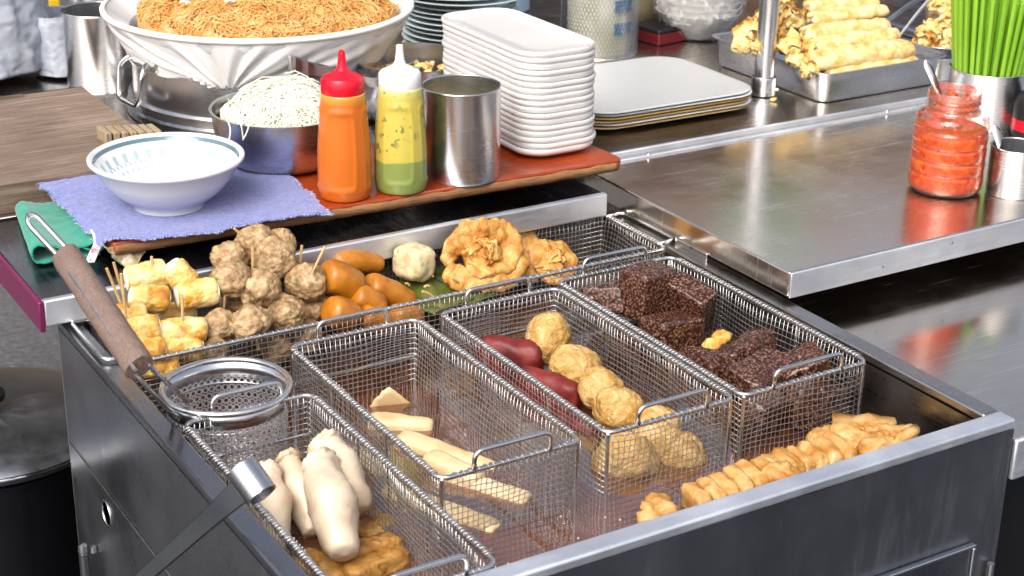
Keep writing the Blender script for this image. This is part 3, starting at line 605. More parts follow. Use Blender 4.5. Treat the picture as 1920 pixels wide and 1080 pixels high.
for i, (a, b, y, r, st, lab) in enumerate(FR):
    A, B = yz(*a, y), yz(*b, y-.006); R = pxm(r, A); ax = B-A; L = ax.length/2+R*.15
    g = place(blob((R, R*.95, L), e1=2, e2=5.5, amp=.10, sc=1.2, seed=40+i, n=5, fine=.05, fsc=4, taper=.05), (A+B)/2, orient(ax))
    o = tag(obj('fish_roll', g, 'fishroll', smooth=180), lab, 'fish roll', 'toasted fish rolls at the left of the long basket')
    d = ax.normalized()
    for s_ in (1, -1):
        e = place(blob((R*.74, R*.72, R*.10), e2=2.5, amp=.3, sc=.7, seed=70+i, n=3), (A+B)/2+d*s_*(L*.975), orient(ax)); obj('pale_end', e, 'rollend', o, smooth=180)
    if st: a_, b_ = st; stick(o, yz(*a_, y-R*.55), yz(*b_, y-R*.55))
stick(bpy.data.objects['fish_roll.004'], yz(227, 513, .63), yz(236, 600, .63))
# orange sausages: photo path, depth, radius px
SG = [
 ([(622, 492), (665, 488), (718, 496)], .728, 21, 0, 'orange braised sausage lying straight at the back of its pile'),
 ([(604, 517), (640, 524), (668, 540)], .668, 33, 1, 'fat orange braised sausage on top of the pile with a puckered blossom end'),
 ([(688, 530), (730, 552), (772, 570)], .672, 27, 1, 'long orange braised sausage slanting down towards the kelp'),
 ([(660, 556), (690, 566), (716, 578)], .650, 26, 0, 'orange braised sausage wedged low in the middle of the pile'),
 ([(612, 580), (640, 588), (662, 600)], .628, 31, 0, 'orange braised sausage at the front left of its pile by the rim'),
 ([(676, 590), (705, 600), (735, 610)], .625, 24, 0, 'orange braised sausage just behind the front rim'),
 ([(600, 556), (624, 562), (655, 570)], .690, 26, 0, 'orange braised sausage squeezed against the last meatball'),
 ([(735, 590), (762, 592), (790, 596)], .618, 22, 0, 'orange braised sausage seen through the mesh under the kelp'),
]
for i, (pts, y, r, navel, lab) in enumerate(SG):
    P = cat_rom([yz(*c, y) for c in pts], 14); t_ = ends(len(P)); R = pxm(r*1.12, Vector(P[0]))
    Q = np.array([[np.interp(q, np.linspace(0, 1, len(P)), P[:, k]) for k in range(3)] for q in t_])
    rad = capsule_r(len(Q), R, .30, 2.2); rad = np.array([R*max(.03, (1-abs(2*q-1)**4.5)**.5) for q in t_])
    o = tag(obj('braised_sausage', sweep(Q, rad, rad*.92, 28, noise=R*.14, sc=30, seed=i), 'orange', smooth=180), lab, 'sausage', 'orange braised sausages in the long basket')
    if navel:
        e = Vector(Q[-1]); d = (Vector(Q[-1])-Vector(Q[-6])).normalized()
        pk = G(); 
        for k in range(6): 
            an = k*math.pi/3; pk.add(*[*(lambda b: (b.v, b.f))(place(blob((R*.16, R*.16, R*.22), amp=.3, sc=1, seed=k, n=2), e-d*R*.06+orient(d) @ Vector((math.cos(an)*R*.17, math.sin(an)*R*.17, 0)), orient(d)))])
        obj('blossom_end', pk, 'orange', o, smooth=180)
# kelp sheets
def sheet(name, poly4, mat, amp, sc, seed, parent=None, nu=40, nv=26, th=.002, edge=.0):
    a, b, c, d = [Vector(p) for p in poly4]
    def F(u, v):
        u2 = u; p = (a*(1-u2)+b*u2)*(1-v)+(d*(1-u2)+c*u2)*v
        n = fbm(p, sc, seed); p = p+Vector((edge*fbm(p, sc*2, seed+2), edge*fbm(p, sc*2, seed+4), amp*n)); return tuple(p)
    return obj(name, G().grid(F, nu, nv), mat, parent, smooth=180, solid=th)
k1 = [yz(728, 560, .700), yz(768, 502, .735), yz(895, 560, .66), yz(815, 592, .62)]
tag(sheet('kelp_sheet', [p+Vector((0, 0, 0)) for p in k1], 'kelp', .006, 22, 3, th=.003), 'dark green kelp sheet lying flat beside the orange sausages', 'kelp')
k2 = [yz(800, 515, .732), yz(850, 500, .736), yz(935, 560, .655), yz(875, 575, .645)]
tag(sheet('kelp_sheet', [p+Vector((0, 0, .004)) for p in k2], 'kelp', .007, 24, 8, th=.003), 'upper kelp sheet tucked under the fried curls', 'kelp')
for i, (a, b, y) in enumerate((((848, 528), (870, 543), .668), ((800, 510), (812, 524), .69), ((792, 553), (812, 562), .652), ((760, 538), (768, 541), .69), ((795, 545), (805, 542), .66))):
    A, B = yz(*a, y), yz(*b, y); A.z += .005; B.z += .004
    tag(obj('ginger_shred', G().tubes([[A, (A+B)/2+Vector((0, 0, .0015)), B]], .0016, 6), 'bamboo'), ['thick pale shred on the upper kelp sheet', 'pale shred at the top edge of the kelp beside the round ball', 'pale shred near the front of the lower kelp sheet', 'tiny pale crumb at the left of the kelp', 'thin pale shred in the middle of the lower kelp sheet'][i], 'food shred', 'pale shreds on the kelp')
p = yz(777, 492, .705); R = pxm(34, p)
tag(obj('herb_ball', place(blob((R, R*.95, R), 3.4, 3.4, amp=.14, sc=1.2, seed=12, n=4, fine=.05), p, orient((.15, .1, 1), (1, .3, 0))), 'paleball', smooth=180), 'single pale herb flecked ball sitting on the kelp', 'meatball')
# fried curls
def curl(pts, y, r, lab, seed, flat=.42, closed=False, dy=None):
    P = cat_rom([yz(c[0], c[1], y+(c[2] if len(c) > 2 else 0)) for c in pts], 14, closed); R = pxm(r*1.12, Vector(P[0])); n = len(P)
    k = np.ones(n) if closed else capsule_r(n, 1, .14)
    w_ = np.array([1+.25*fbm(q, 40, seed) for q in P])
    g = sweep(P, R*k*w_, R*flat*k*w_, 26, up=(0, -1, .4), noise=R*.30, sc=46, seed=seed, fine=R*.15, fsc=120)
    return g
cl = [([(838, 500), (848, 470), (872, 440), (905, 430), (945, 438), (962, 462, -.01), (940, 490, -.02), (905, 500, -.025), (880, 512, -.03)], .70, 21, 'large golden fried skin curl looped over itself on the kelp', 1),
      ([(835, 503, -.03), (862, 522, -.04), (900, 528, -.05), (945, 520, -.05), (972, 495, -.04), (980, 470, -.02)], .715, 19, 'golden fried skin curl bending along the front of the large one', 2),
      ([(955, 452), (985, 458), (1002, 478, -.01), (992, 502, -.02), (960, 512, -.02)], .735, 22, 'golden fried skin curl in the middle behind the front two', 3),
      ([(1005, 500, .0), (1015, 470, .01), (1042, 470, .012), (1062, 492), (1050, 515, -.02), (1018, 520, -.03)], .715, 20, 'smallest golden fried skin curl at the right end of the heap', 4)]
for pts, y, r, lab, sd in cl:
    tag(obj('fried_skin_curl', curl(pts, y, r, lab, sd), 'skin', smooth=180), lab, 'fried skin', 'golden fried skin curls')
for i, (c, y, r, lab) in enumerate([((902, 474), .692, 34, 'crumpled fried skin lump inside the loop of the large curl'), ((1030, 498), .705, 30, 'crumpled fried skin lump inside the smallest curl')]):
    p = yz(*c, y); R = pxm(r, p); fl_g = place(blob((R*.8, R*.6, R*.7), amp=.7, sc=1.0, seed=20+i, n=4, fine=.15), p); rg = random.Random(50+i)
    for k in range(7):
        a0 = rg.random()*6.28; el = rg.uniform(-.2, 1.3); d = Vector((math.cos(a0)*math.cos(el), math.sin(a0)*math.cos(el), math.sin(el))); sx_ = d.cross(Vector((rg.uniform(-1, 1), rg.uniform(-1, 1), 1))).normalized(); sy_ = d.cross(sx_); s2 = rg.random()*9
        w_ = G().grid(lambda u, v: tuple(p+d*R*(.55-.8*((u-.5)**2+(v-.5)**2)+.45*fbm((u*2.2+s2, v*2.2, s2), 1.1, 60+k))+sx_*R*(u-.5)*2.0+sy_*R*(v-.5)*1.2), 17, 13); fl_g.add(w_.v, w_.f)
    tag(obj('fried_skin_lump', fl_g, 'skin', smooth=180, solid=.0022), lab, 'fried skin', 'golden fried skin curls')

# king oyster mushrooms: base end -> cap end in photo, heights
ZL = -.084
def mushroom(a, b, za, zb_, rs, lab, seed, capr):
    A, B = at(*a, za), at(*b, zb_); mid = (A+B)/2+Vector((random.uniform(-.004, .004), 0, .006)); P = cat_rom([A, A.lerp(mid, .6), mid, mid.lerp(B, .6), B], 10); t_ = ends(40)
    Q = np.array([[np.interp(q, np.linspace(0, 1, len(P)), P[:, k]) for k in range(3)] for q in t_]); R = pxm(rs, A)
    prof = np.interp(t_, [0, .03, .10, .30, .55, .78, .86, .93, .98, 1], [.03, .62, .80, .96, 1.08, .84, .72, .84, .6, .03])
    o = tag(obj('king_oyster_mushroom', sweep(Q, R*prof, None, 26, noise=R*.22, sc=26, seed=seed, fine=R*.05), 'mushroom', smooth=180), lab, 'mushroom', 'white king oyster mushrooms in the left basket')
    d = (Vector(Q[-1])-Vector(Q[-10])).normalized()
    cp = place(blob((R*1.08*capr, R*.92*capr, R*.30), amp=.55, sc=1.2, seed=seed+9, n=4, fine=.14), B-d*R*.12, orient(d)); obj('cap', cp, 'cap_brown', o, smooth=180)
mushroom((512, 1035), (500, 888), -.06, -.035, 36, 'white mushroom leaning on the left mesh beside the lever', 1, .9)
mushroom((590, 1003), (540, 862), -.075, -.035, 33, 'white mushroom with its cut end over the broth, second from the left', 2, .9)
mushroom((648, 1042), (598, 862), -.050, -.005, 45, 'longest white mushroom in front with its rounded end facing the viewer', 3, .75)
mushroom((668, 965), (606, 828), -.058, -.010, 41, 'white mushroom at the back with its ragged brown cap upward', 4, .85)
def slab(name, c, z, dims, lab, cat, group, mat, seed, yaw=0, pitch=0, roll=0, e=5, amp=.25, fine=.1, n=4, sc=1.0):
    p = at(*c, z); q = Matrix.Rotation(math.radians(yaw), 3, 'Z') @ Matrix.Rotation(math.radians(pitch), 3, 'X') @ Matrix.Rotation(math.radians(roll), 3, 'Y')
    return tag(obj(name, place(blob(dims, e, e, amp=amp, sc=sc, seed=seed, n=n, fine=fine), p, q.to_quaternion()), mat, smooth=180), lab, cat, group)
TG = 'browned fried tofu in the mushroom basket'
slab('fried_tofu', (690, 990), -.088, (.026, .030, .012), 'browned fried tofu block at the back right of the tofu under the big mushroom', 'fried tofu', TG, 'tofu_dark', 1, 15, 8, 6)
slab('fried_tofu', (690, 1035), -.075, (.038, .016, .012), 'browned fried tofu strip on top, below the mushroom end', 'fried tofu', TG, 'tofu_dark', 2, 8, -12, 4)
slab('fried_tofu', (705, 1062), -.078, (.036, .016, .012), 'browned fried tofu strip nearest the front handle', 'fried tofu', TG, 'tofu_dark', 3, 12, -10, 3)
slab('fried_tofu', (590, 1068), -.088, (.020, .022, .012), 'small browned fried tofu at the left bottom of the basket', 'fried tofu', TG, 'tofu_dark', 4, 30, 4, 0)
slab('fried_tofu', (640, 1075), -.085, (.022, .018, .012), 'browned fried tofu low at the front between the other pieces', 'fried tofu', TG, 'tofu_dark', 5, -10, 6, 0)

# radish sticks
RG = 'pale radish sticks in broth'
def radish(a, b, za, zb_, ra, rb, lab, seed, e=3.0, taper=0):
    A, B = at(*a, za), at(*b, zb_); ax = B-A
    R1, R2 = pxm(ra, A), pxm(rb, A)
    tag(obj('radish_stick', place(blob((R1, R2, ax.length/2), e, 9, amp=.12, sc=.8, seed=seed, n=4, taper=taper, fine=.015, fsc=3), (A+B)/2, orient(ax, (0, 0, 1), math.radians(90))), 'radish', smooth=180), lab, 'radish', RG)
radish((690, 795), (812, 803), -.080, -.082, 22, 20, 'pale radish stick floating level below the wedge', 1, 3, -.15)
radish((748, 830), (930, 882), -.080, -.084, 22, 20, 'long pale radish stick slanting from the mesh towards the front handle', 2, 3, -.3)
radish((800, 862), (900, 905), -.070, -.078, 24, 22, 'pale radish stick just behind the front rim and handle', 3, 3)
radish((830, 893), (992, 946), -.083, -.085, 22, 20, 'pale radish stick seen through the front mesh', 4, 3)
radish((722, 925), (932, 1000), -.084, -.086, 24, 22, 'sunken radish stick outside the basket, seen through two meshes', 5, 3)
radish((650, 850), (722, 902), -.086, -.088, 20, 20, 'sunken radish stick against the left mesh', 6, 3)
tip = at(727, 722, -.052); bl = at(676, 775, -.088); br = at(782, 765, -.088); bk = at(742, 750, -.09); 
wg = G(); ctr = (tip+bl+br+bk)/4
D_, F_ = ico(4); V_ = []
FN = []
for tri, op in (((tip, bl, br), bk), ((tip, bl, bk), br), ((tip, br, bk), bl), ((bl, br, bk), tip)):
    nn = (tri[1]-tri[0]).cross(tri[2]-tri[0]).normalized(); nn = -nn if nn.dot(op-tri[0]) > 0 else nn; FN.append((nn, nn.dot(tri[0]-ctr)))
for d in D_:
    dv = Vector(d); k = sum(max(0, dv.dot(n_)/h_)**14 for n_, h_ in FN)**(-1/14); V_.append(tuple(ctr+dv*k*1.05))
tag(obj('radish_wedge', wg.add(V_, F_), 'radish', smooth=180), 'pale radish wedge pointing up out of the broth', 'radish', RG)

# red rolls and tan balls
def roll3(name, a, b, za, zb_, r, lab, cat, grp, mat, seed, k=4, flat=1, amp=.1):
    A, B = at(*a, za), at(*b, zb_); ax = B-A; R = pxm(r, A)
    return tag(obj(name, place(blob((R, R*flat, ax.length/2+R*.4), 2.9, k+1, amp=amp, sc=.8, seed=seed, n=4, fine=.02), (A+B)/2, orient(ax)), mat, smooth=180), lab, cat, grp)
RP = 'dark red pork rolls in the third basket'
roll3('pork_roll', (912, 668), (1000, 682), -.060, -.062, 42, 'dark red pork roll at the back against the left mesh', 'pork roll', RP, 'redmeat', 1, 5, .58, .2)
roll3('pork_roll', (985, 722), (1075, 752), -.068, -.072, 38, 'dark red pork roll in the middle, half covered by the balls', 'pork roll', RP, 'redmeat', 2, 5, .58, .2)
roll3('pork_roll', (1050, 790), (1110, 820), -.085, -.09, 30, 'dark red pork roll low against the left mesh near the front corner', 'pork roll', RP, 'redmeat', 3, 4, .8)
BG = 'tan wrinkled balls in the third basket'
for i, (c, z, r, rz_, lab) in enumerate([
 ((1030, 636), -.040, 41, 1.12, 'tan ball standing tallest at the back of the row'),
 ((1078, 688), -.048, 46, .88, 'tan ball second from the back with fine wrinkles'),
 ((1128, 730), -.052, 43, .85, 'tan ball third from the back of the row'),
 ((1160, 768), -.048, 46, .9, 'tan ball in the middle of the row beside the front handle'),
 ((1228, 800), -.060, 45, .9, 'tan ball under the front handle of its basket'),
 ((1172, 868), -.080, 58, .95, 'largest tan ball pressed against the front mesh at the left'),
 ((1278, 858), -.085, 52, .9, 'tan ball pressed against the front mesh at the right'),
 ((1235, 835), -.072, 46, .9, 'tan ball between the two at the front mesh'),
 ((1195, 915), -.110, 44, .8, 'tan ball sunk in the broth below the front ones'),
 ((1080, 760), -.090, 36, .9, 'tan ball half sunk beside the middle pork roll')]):
    p = at(*c, z); R = pxm(r*1.07, p)
    tag(obj('fish_ball', place(blob((R, R*.97, R*rz_), amp=.17, sc=.8, seed=90+i, n=5, fine=.05, fsc=4.5), p), 'ball', smooth=180), lab, 'fish ball', BG)
# dark rice cakes
DG = 'dark rice cakes in the right basket'
for i, (c, z, dm, yw, pt, rl, lab) in enumerate([
 ((1212, 545), -.012, (.030, .024, .032), 12, 0, 4, 'dark rice cake cube standing up squarely at the back'),
 ((1142, 562), -.035, (.030, .030, .018), 40, -10, 20, 'dark rice cake leaning against the back left mesh'),
 ((1292, 572), -.030, (.017, .030, .034), 20, 16, -18, 'dark rice cake slab leaning up against the standing cube'),
 ((1258, 622), -.045, (.038, .024, .020), 8, -4, 8, 'flat dark rice cake in front of the standing cube'),
 ((1398, 662), -.042, (.044, .020, .017), 14, -20, -6, 'dark rice cake slab in the middle, on top of the front pieces'),
 ((1345, 690), -.055, (.026, .022, .016), -10, 10, 14, 'dark rice cake at the left mesh below the yellow bits'),
 ((1428, 706), -.050, (.040, .026, .018), 10, 14, -4, 'dark rice cake slab with a smooth brown top by the front handle'),
 ((1508, 692), -.040, (.030, .024, .020), -20, 8, -24, 'dark rice cake rising to a corner under the front handle'),
 ((1465, 765), -.080, (.036, .024, .020), 6, 0, 6, 'dark rice cake behind the front mesh at the left'),
 ((1545, 745), -.075, (.028, .022, .022), -10, 4, 0, 'dark rice cake behind the front mesh at the right corner'),
 ((1200, 640), -.085, (.028, .028, .02), 10, 0, 0, 'dark rice cake seen through the left mesh beneath the flat one'),
 ((1300, 690), -.075, (.028, .03, .018), 20, 0, 0, 'sunken dark rice cake beside the left mesh'),
 ((1475, 715), -.06, (.026, .022, .018), 25, 6, 10, 'dark rice cake wedged between the brown topped slab and the corner piece'),
 ((1560, 705), -.065, (.022, .026, .018), -12, -6, 10, 'dark rice cake at the front right corner under the rim'),
 ((1425, 775), -.062, (.030, .022, .024), 18, 10, 6, 'dark rice cake against the front left corner post'),
 ((1515, 760), -.058, (.026, .020, .026), -14, -8, 8, 'broken dark rice cake standing behind the middle of the front mesh'),
 ((1400, 715), -.058, (.022, .026, .018), 35, 8, -10, 'small dark rice cake at the left mesh near the front')]):
    slab('rice_cake', c, z, dm, lab, 'rice cake', DG, 'blood', 30+i, yw, pt, rl, e=14 if i < 4 else 8, amp=.05 if i < 4 else .16, fine=.05 if i < 4 else .08, n=5)
for i, (c, z, r, lab) in enumerate([((1352, 634), -.045, 19, 'yellow fried bit between the dark rice cakes'), ((1332, 650), -.050, 17, 'flat yellow fried bit at the left of the other'), ((1490, 800), -.10, 26, 'yellow fried piece low behind the front mesh'), ((1440, 815), -.11, 24, 'yellow fried piece near the lower left corner of the front mesh')]):
    p = at(*c, z); R = pxm(r, p); tag(obj('fried_bit', place(blob((R, R*.9, R*.7), 2.5, 2.5, amp=.5, sc=1, seed=130+i, n=3, fine=.1), p), 'tofu', smooth=180), lab, 'fried tofu', 'yellow fried bits among the rice cakes')
# fried tofu along the front wall
FG = 'sliced fried tofu along the front of the vat'
def slices(n, a, b, z, hpx, th, lab, mat, seed, lean):
    for i in range(n):
        f = i/(n-1) if n > 1 else 0; c = (a[0]+(b[0]-a[0])*f, a[1]+(b[1]-a[1])*f); p = at(*c, z)
        H_ = pxm(hpx*(.72+.24*f+.16*random.random()), p)*.5
        q = (Matrix.Rotation(math.radians(-8+random.uniform(-5, 5)), 3, 'Z') @ Matrix.Rotation(math.radians(lean+random.uniform(-5, 5)), 3, 'Y')).to_quaternion()
        tag(obj('fried_tofu_slice', place(blob((th, H_*1.3, H_), 5.5, 5, amp=.22, sc=.7, seed=seed+i, n=4, fine=.08, taper=random.uniform(-.12, .05)), p, q), mat, smooth=180), lab[i], 'fried tofu', FG)
ords = ['first', 'second', 'third', 'fourth', 'fifth', 'sixth', 'seventh', 'eighth', 'ninth', 'tenth', 'eleventh', 'twelfth', 'thirteenth', 'fourteenth', 'fifteenth', 'sixteenth', 'seventeenth', 'eighteenth', 'nineteenth']
slices(6, (1308, 944), (1440, 904), -.070, 78, .0098, [ords[i]+' slice from the left in the left row of fried tofu' for i in range(6)], 'tofu_pale', 150, -10)
slices(7, (1446, 888), (1592, 852), -.068, 74, .0100, [ords[i]+' slice from the left in the middle row of fried tofu' for i in range(7)], 'tofu_pale', 160, 18)
slab('fried_tofu_block', (1462, 898), -.058, (.018, .02, .016), 'fried tofu end piece with a torn side between the two rows', 'fried tofu', FG, 'tofu_pale', 7, 12, 0, 0, e=3, amp=.3)
slab('fried_tofu_block', (1545, 826), -.070, (.024, .016, .014), 'rounded fried tofu piece behind the middle row of slices', 'fried tofu', FG, 'tofu_pale', 8, 5, 0, 0, e=2.6, amp=.25)
def pouch(pts, z0, h, lab, seed):           # folded triangular pouch lying at the wall
    P = [at(*c, z0) for c in pts]; ctr = sum(P, Vector())/len(P); D, F = ico(4); V = []
    nrm = []
    m = len(P)
    for i in range(m):
        a, b = P[i]-ctr, P[(i+1) % m]-ctr; e = b-a; n_ = Vector((e.y, -e.x, 0)).normalized(); n_ = -n_ if n_.dot(a) < 0 else n_; nrm.append((n_, n_.dot(a)))
    nrm += [(Vector((0, 0, 1)), h), (Vector((0, 0, -1)), h)]
    for d in D:
        dv = Vector(d); k = sum(max(0, dv.dot(n_)/h_)**6 for n_, h_ in nrm)**(-1/6); q = dv*k
        q = q+dv*.010*fbm(q, 45, seed)+dv*.003*fbm(q, 160, seed+2); V.append(tuple(ctr+q))
    tag(obj('fried_tofu_pouch', G().add(V, F), 'tofu_pale', smooth=180), lab, 'fried tofu', FG)
pouch([(1552, 783), (1690, 790), (1640, 838), (1590, 850)], -.052, .008, 'triangular fried tofu pouch with a pointed corner on top at the right', 1)
pouch([(1600, 838), (1690, 800), (1722, 812), (1640, 862)], -.046, .009, 'folded fried tofu pouch leaning on the front rim', 2)
pouch([(1636, 848), (1712, 806), (1726, 818), (1650, 862)], -.034, .007, 'narrow fried tofu fold nearest the front rim at the right', 3)
pouch([(1228, 938), (1290, 962), (1225, 988), (1182, 988)], -.066, .012, 'small fried tofu triangle at the left end, apart from the rows', 4)
slab('fried_tofu_block', (1602, 870), -.07, (.02, .014, .014), 'fried tofu slice tucked under the right pouches', 'fried tofu', FG, 'tofu_pale', 11, 20, 0, 0, e=3, amp=.2)

fo = G(); rg_ = random.Random(4)
for i in range(70):
    x, y = rg_.uniform(x0+.04, x1-.04), rg_.uniform(.03, .56); r_ = rg_.choice((.0006, .0008, .0011, .0015))
    b_ = place(blob((r_, r_, r_*.6), n=2), (x, y, -.0798)); fo.add(b_.v, b_.f)
M['foam'] = plain('broth_bubble', 'c8a27c', .12, var=.1, coat=.6)
tag(obj('broth_bubbles', fo, 'foam', smooth=180), 'small bubbles and fat drops floating on the brown broth', 'bubbles', None, 'stuff')
# ------------------------------------------------------------------ strainer, lever and cloths round the vat
def perforated(R0, R1, h, rows, per, hole, th=.0):
    g = G(); dz = h/rows; K = 6
    for j in range(rows):
        z0, z1 = -j*dz, -(j+1)*dz
        for i in range(per):
            a0 = 2*math.pi*(i+.5*(j % 2))/per; da = 2*math.pi/per; zc = (z0+z1)/2
            def pt(u, v): 
                z = zc+v*dz/2; r = R0+(R1-R0)*(-z/h); return (r*math.cos(a0+u*da/2), r*math.sin(a0+u*da/2), z)
            outer = []; inner = []; n = 8
            for k in range(n):
                an = 2*math.pi*(k+.5)/n; c_, s_ = math.cos(an), math.sin(an); m_ = 1/max(abs(c_), abs(s_)); outer.append(pt(c_*m_, s_*m_)); inner.append(pt(c_*hole, s_*hole))
            g.add(outer+inner, [(k, (k+1) % n, n+(k+1) % n, n+k) for k in range(n)])
    return g
sc_ = at(424, 724, .004)
t = thing('noodle_strainer', 'perforated round steel noodle strainer hooked in the vat by its wooden grip', 'strainer', tuple(sc_))
SR = .0690
obj('rim', G().tubes([[(SR*math.cos(a), SR*math.sin(a), 0) for a in np.linspace(0, 2*math.pi, 64, endpoint=False)]], .0035, 10, closed=True, ref=(0, 0, 1)), 'rod', t, smooth=180)
obj('collar', G().lathe([(SR-.002, -.002), (SR-.003, -.020)], 64, caps=False), 'steel_turn', t, smooth=180, solid=.0008)
pb = perforated(SR-.003, SR-.007, .100, 12, 54, .60); pb.v = [(x, y, z-.020) for x, y, z in pb.v]; obj('perforated_wall', pb, 'steel_rough', t, smooth=180)
bt_ = G().lathe([(SR-.007, -.12), (SR-.02, -.128), (.002, -.130)], 48, caps=False); obj('base', bt_, 'steel_turn', t, smooth=180, solid=.0008)
bnd = G().tubes([[((SR-.0045)*math.cos(a), (SR-.0045)*math.sin(a), -.026) for a in np.linspace(0, 2*math.pi, 64, endpoint=False)]], .0012, 6, closed=True, ref=(0, 0, 1)); obj('welded_ring', bnd, 'rod', t, smooth=180)
# handle: two rods from the rim up through the grip to a loop
e0 = sc_+Vector((-.059, -.036, .0)); g0 = atx(262, 690, -.83); g1 = aty(122, 478, .57); l1 = aty(60, 412, .60)
ax = (g1-g0).normalized(); sd = ax.cross(Vector(FW)).normalized()
W2 = .0062
loop = [e0+sd*.012-sc_, g0+sd*W2*1.3-sc_, g1+sd*W2-sc_, l1+sd*W2-sc_, l1+ax*.012-sc_, l1-sd*W2-sc_, g1-sd*W2-sc_, g0-sd*W2*1.3-sc_, e0-sd*.010+Vector((.0, .018, -.004))-sc_]
obj('handle_rod', G().tubes([fillet(loop, .010, 5)], .0030, 8, ref=tuple(FW)), 'rod', t, smooth=180)
gp = [g0+(g1-g0)*f-sc_ for f in ends(26)]; gr_ = capsule_r(26, 1, .06, 2.4)
obj('wooden_grip', sweep(gp, .0155*np.maximum(gr_, .25), .0125*np.maximum(gr_, .25), 22, up=tuple(FW), noise=.0010, sc=40, power=2.4), 'grip', t, smooth=60)
# groove rods lying on the grip
obj('grip_wire', G().tubes([[g0-sc_-Vector(FW)*.0125+sd*.002, (g0+g1)/2-sc_-Vector(FW)*.0135+sd*.002, g1-sc_-Vector(FW)*.0125+sd*.004]], .0024, 8, ref=tuple(FW)), 'rod', t)

# lever with a rolled end
P0 = aty(472, 905, .250); P0 = atx(472, 903, -.795); Pm = atx(300, 1055, -.875); P2 = atx(215, 1130, -.915); print('lever', P0, Pm, P2)
t = thing('steel_lever', 'steel lever with a bright rolled end and a shade-darkened arm leaning over the left rim', 'lever', (0, 0, 0))
dv = (P0-Pm).normalized(); up = Vector(UP*.91-RT*.41+FW*.22); up = (up-up.dot(dv)*dv).normalized(); sdv = dv.cross(up).normalized()
rr = .0145; hw_ = .0165; cp = P0
tube = []
prof = [(rr*math.cos(a), rr*math.sin(a)) for a in np.linspace(math.radians(200), math.radians(200-345), 40)]
def strip(path, wd, th):
    g = G(); n = len(path); v = []
    for i, p in enumerate(path):
        p = Vector(p); tg_ = (Vector(path[min(i+1, n-1)])-Vector(path[max(i-1, 0)])).normalized(); nn = tg_.cross(up).normalized(); ww = wd[i] if hasattr(wd, '__len__') else wd
        for s_, u_ in ((1, 1), (1, -1), (-1, -1), (-1, 1)): v.append(tuple(p+nn*s_*th+up*u_*ww))
    f = [(i*4+k, i*4+(k+1) % 4, (i+1)*4+(k+1) % 4, (i+1)*4+k) for i in range(n-1) for k in range(4)]+[(0, 1, 2, 3), ((n-1)*4+3, (n-1)*4+2, (n-1)*4+1, (n-1)*4)]
    return g.add(v, f)
curlp = [cp+dv*rr*math.cos(a)+sdv*rr*math.sin(a) for a in np.linspace(math.radians(175), math.radians(175-350), 44)]
obj('rolled_end', strip(curlp, hw_, .0011), 'steel', t, smooth=50)
arm = [cp-dv*(rr+.0005)+sdv*.002, cp-dv*(rr+.02)+sdv*.002, cp.lerp(Pm, .5)+sdv*.001, Pm, P2]
obj('arm', strip(cat_rom(arm, 10), np.linspace(.012, .006, len(cat_rom(arm, 10))), .0018), 'steel_black', t, smooth=40, bevel=.0006)

# red board with cloths
BT = .0705
bl_ = at(205, 468, .058); bfr = at(1163, 300, BT)
bp = [(-.722, .787), (-.45, .776), (-.2, .769), (-.10, .765), (.004, .7625), (.014, .768), (.016, .782), (.006, .965), (-.30, 1.0), (-.725, 1.0)]
t = thing('serving_board', 'red varnished wooden board with a chipped front edge over the shelf', 'board', (0, 0, 0))
obj('top', G().prism(bp, .0535, BT), 'redwood', t, bevel=.002)
ed = G()
pts = [(-.7215, .7862), (-.45, .7752), (-.2, .7682), (-.10, .7642), (.003, .7618)]
xs = np.linspace(-.7215, .003, 120)
v = []
for i, x in enumerate(xs):
    y = np.interp(x, [p[0] for p in pts], [p[1] for p in pts])-.0006; a_ = .0015*fbm((x, 0, 0), 50, 1); b_ = .002*fbm((x, 1, 0), 60, 2)
    v += [(x, y-.0006+a_*.3, .0555+b_), (x, y-.0014+a_*.5, .062), (x, y-.0004+a_*.3, .0675+b_)]
f = []
for i in range(len(xs)-1):
    f += [(3*i, 3*i+3, 3*i+4, 3*i+1), (3*i+1, 3*i+4, 3*i+5, 3*i+2)]
obj('chipped_edge', G().add(v, f), 'redwood_edge', t, smooth=180, solid=.0012)
for x in (-.55, -.12): obj('batten', G().box(x-.02, x+.02, .84, .99, .0375, .053), 'redwood', t, bevel=.002)
# torn film under the left end
fl = [at(190, 460, .068)+Vector((0, -.004, 0)), at(282, 464, .052), at(245, 508, .040), at(228, 496, .040)]
tag(sheet('torn_film', fl, 'oldfilm', .004, 40, 3, th=.0008, nu=24, nv=16, edge=.004), 'torn yellowed plastic film hanging under the left end of the red board', 'plastic film')
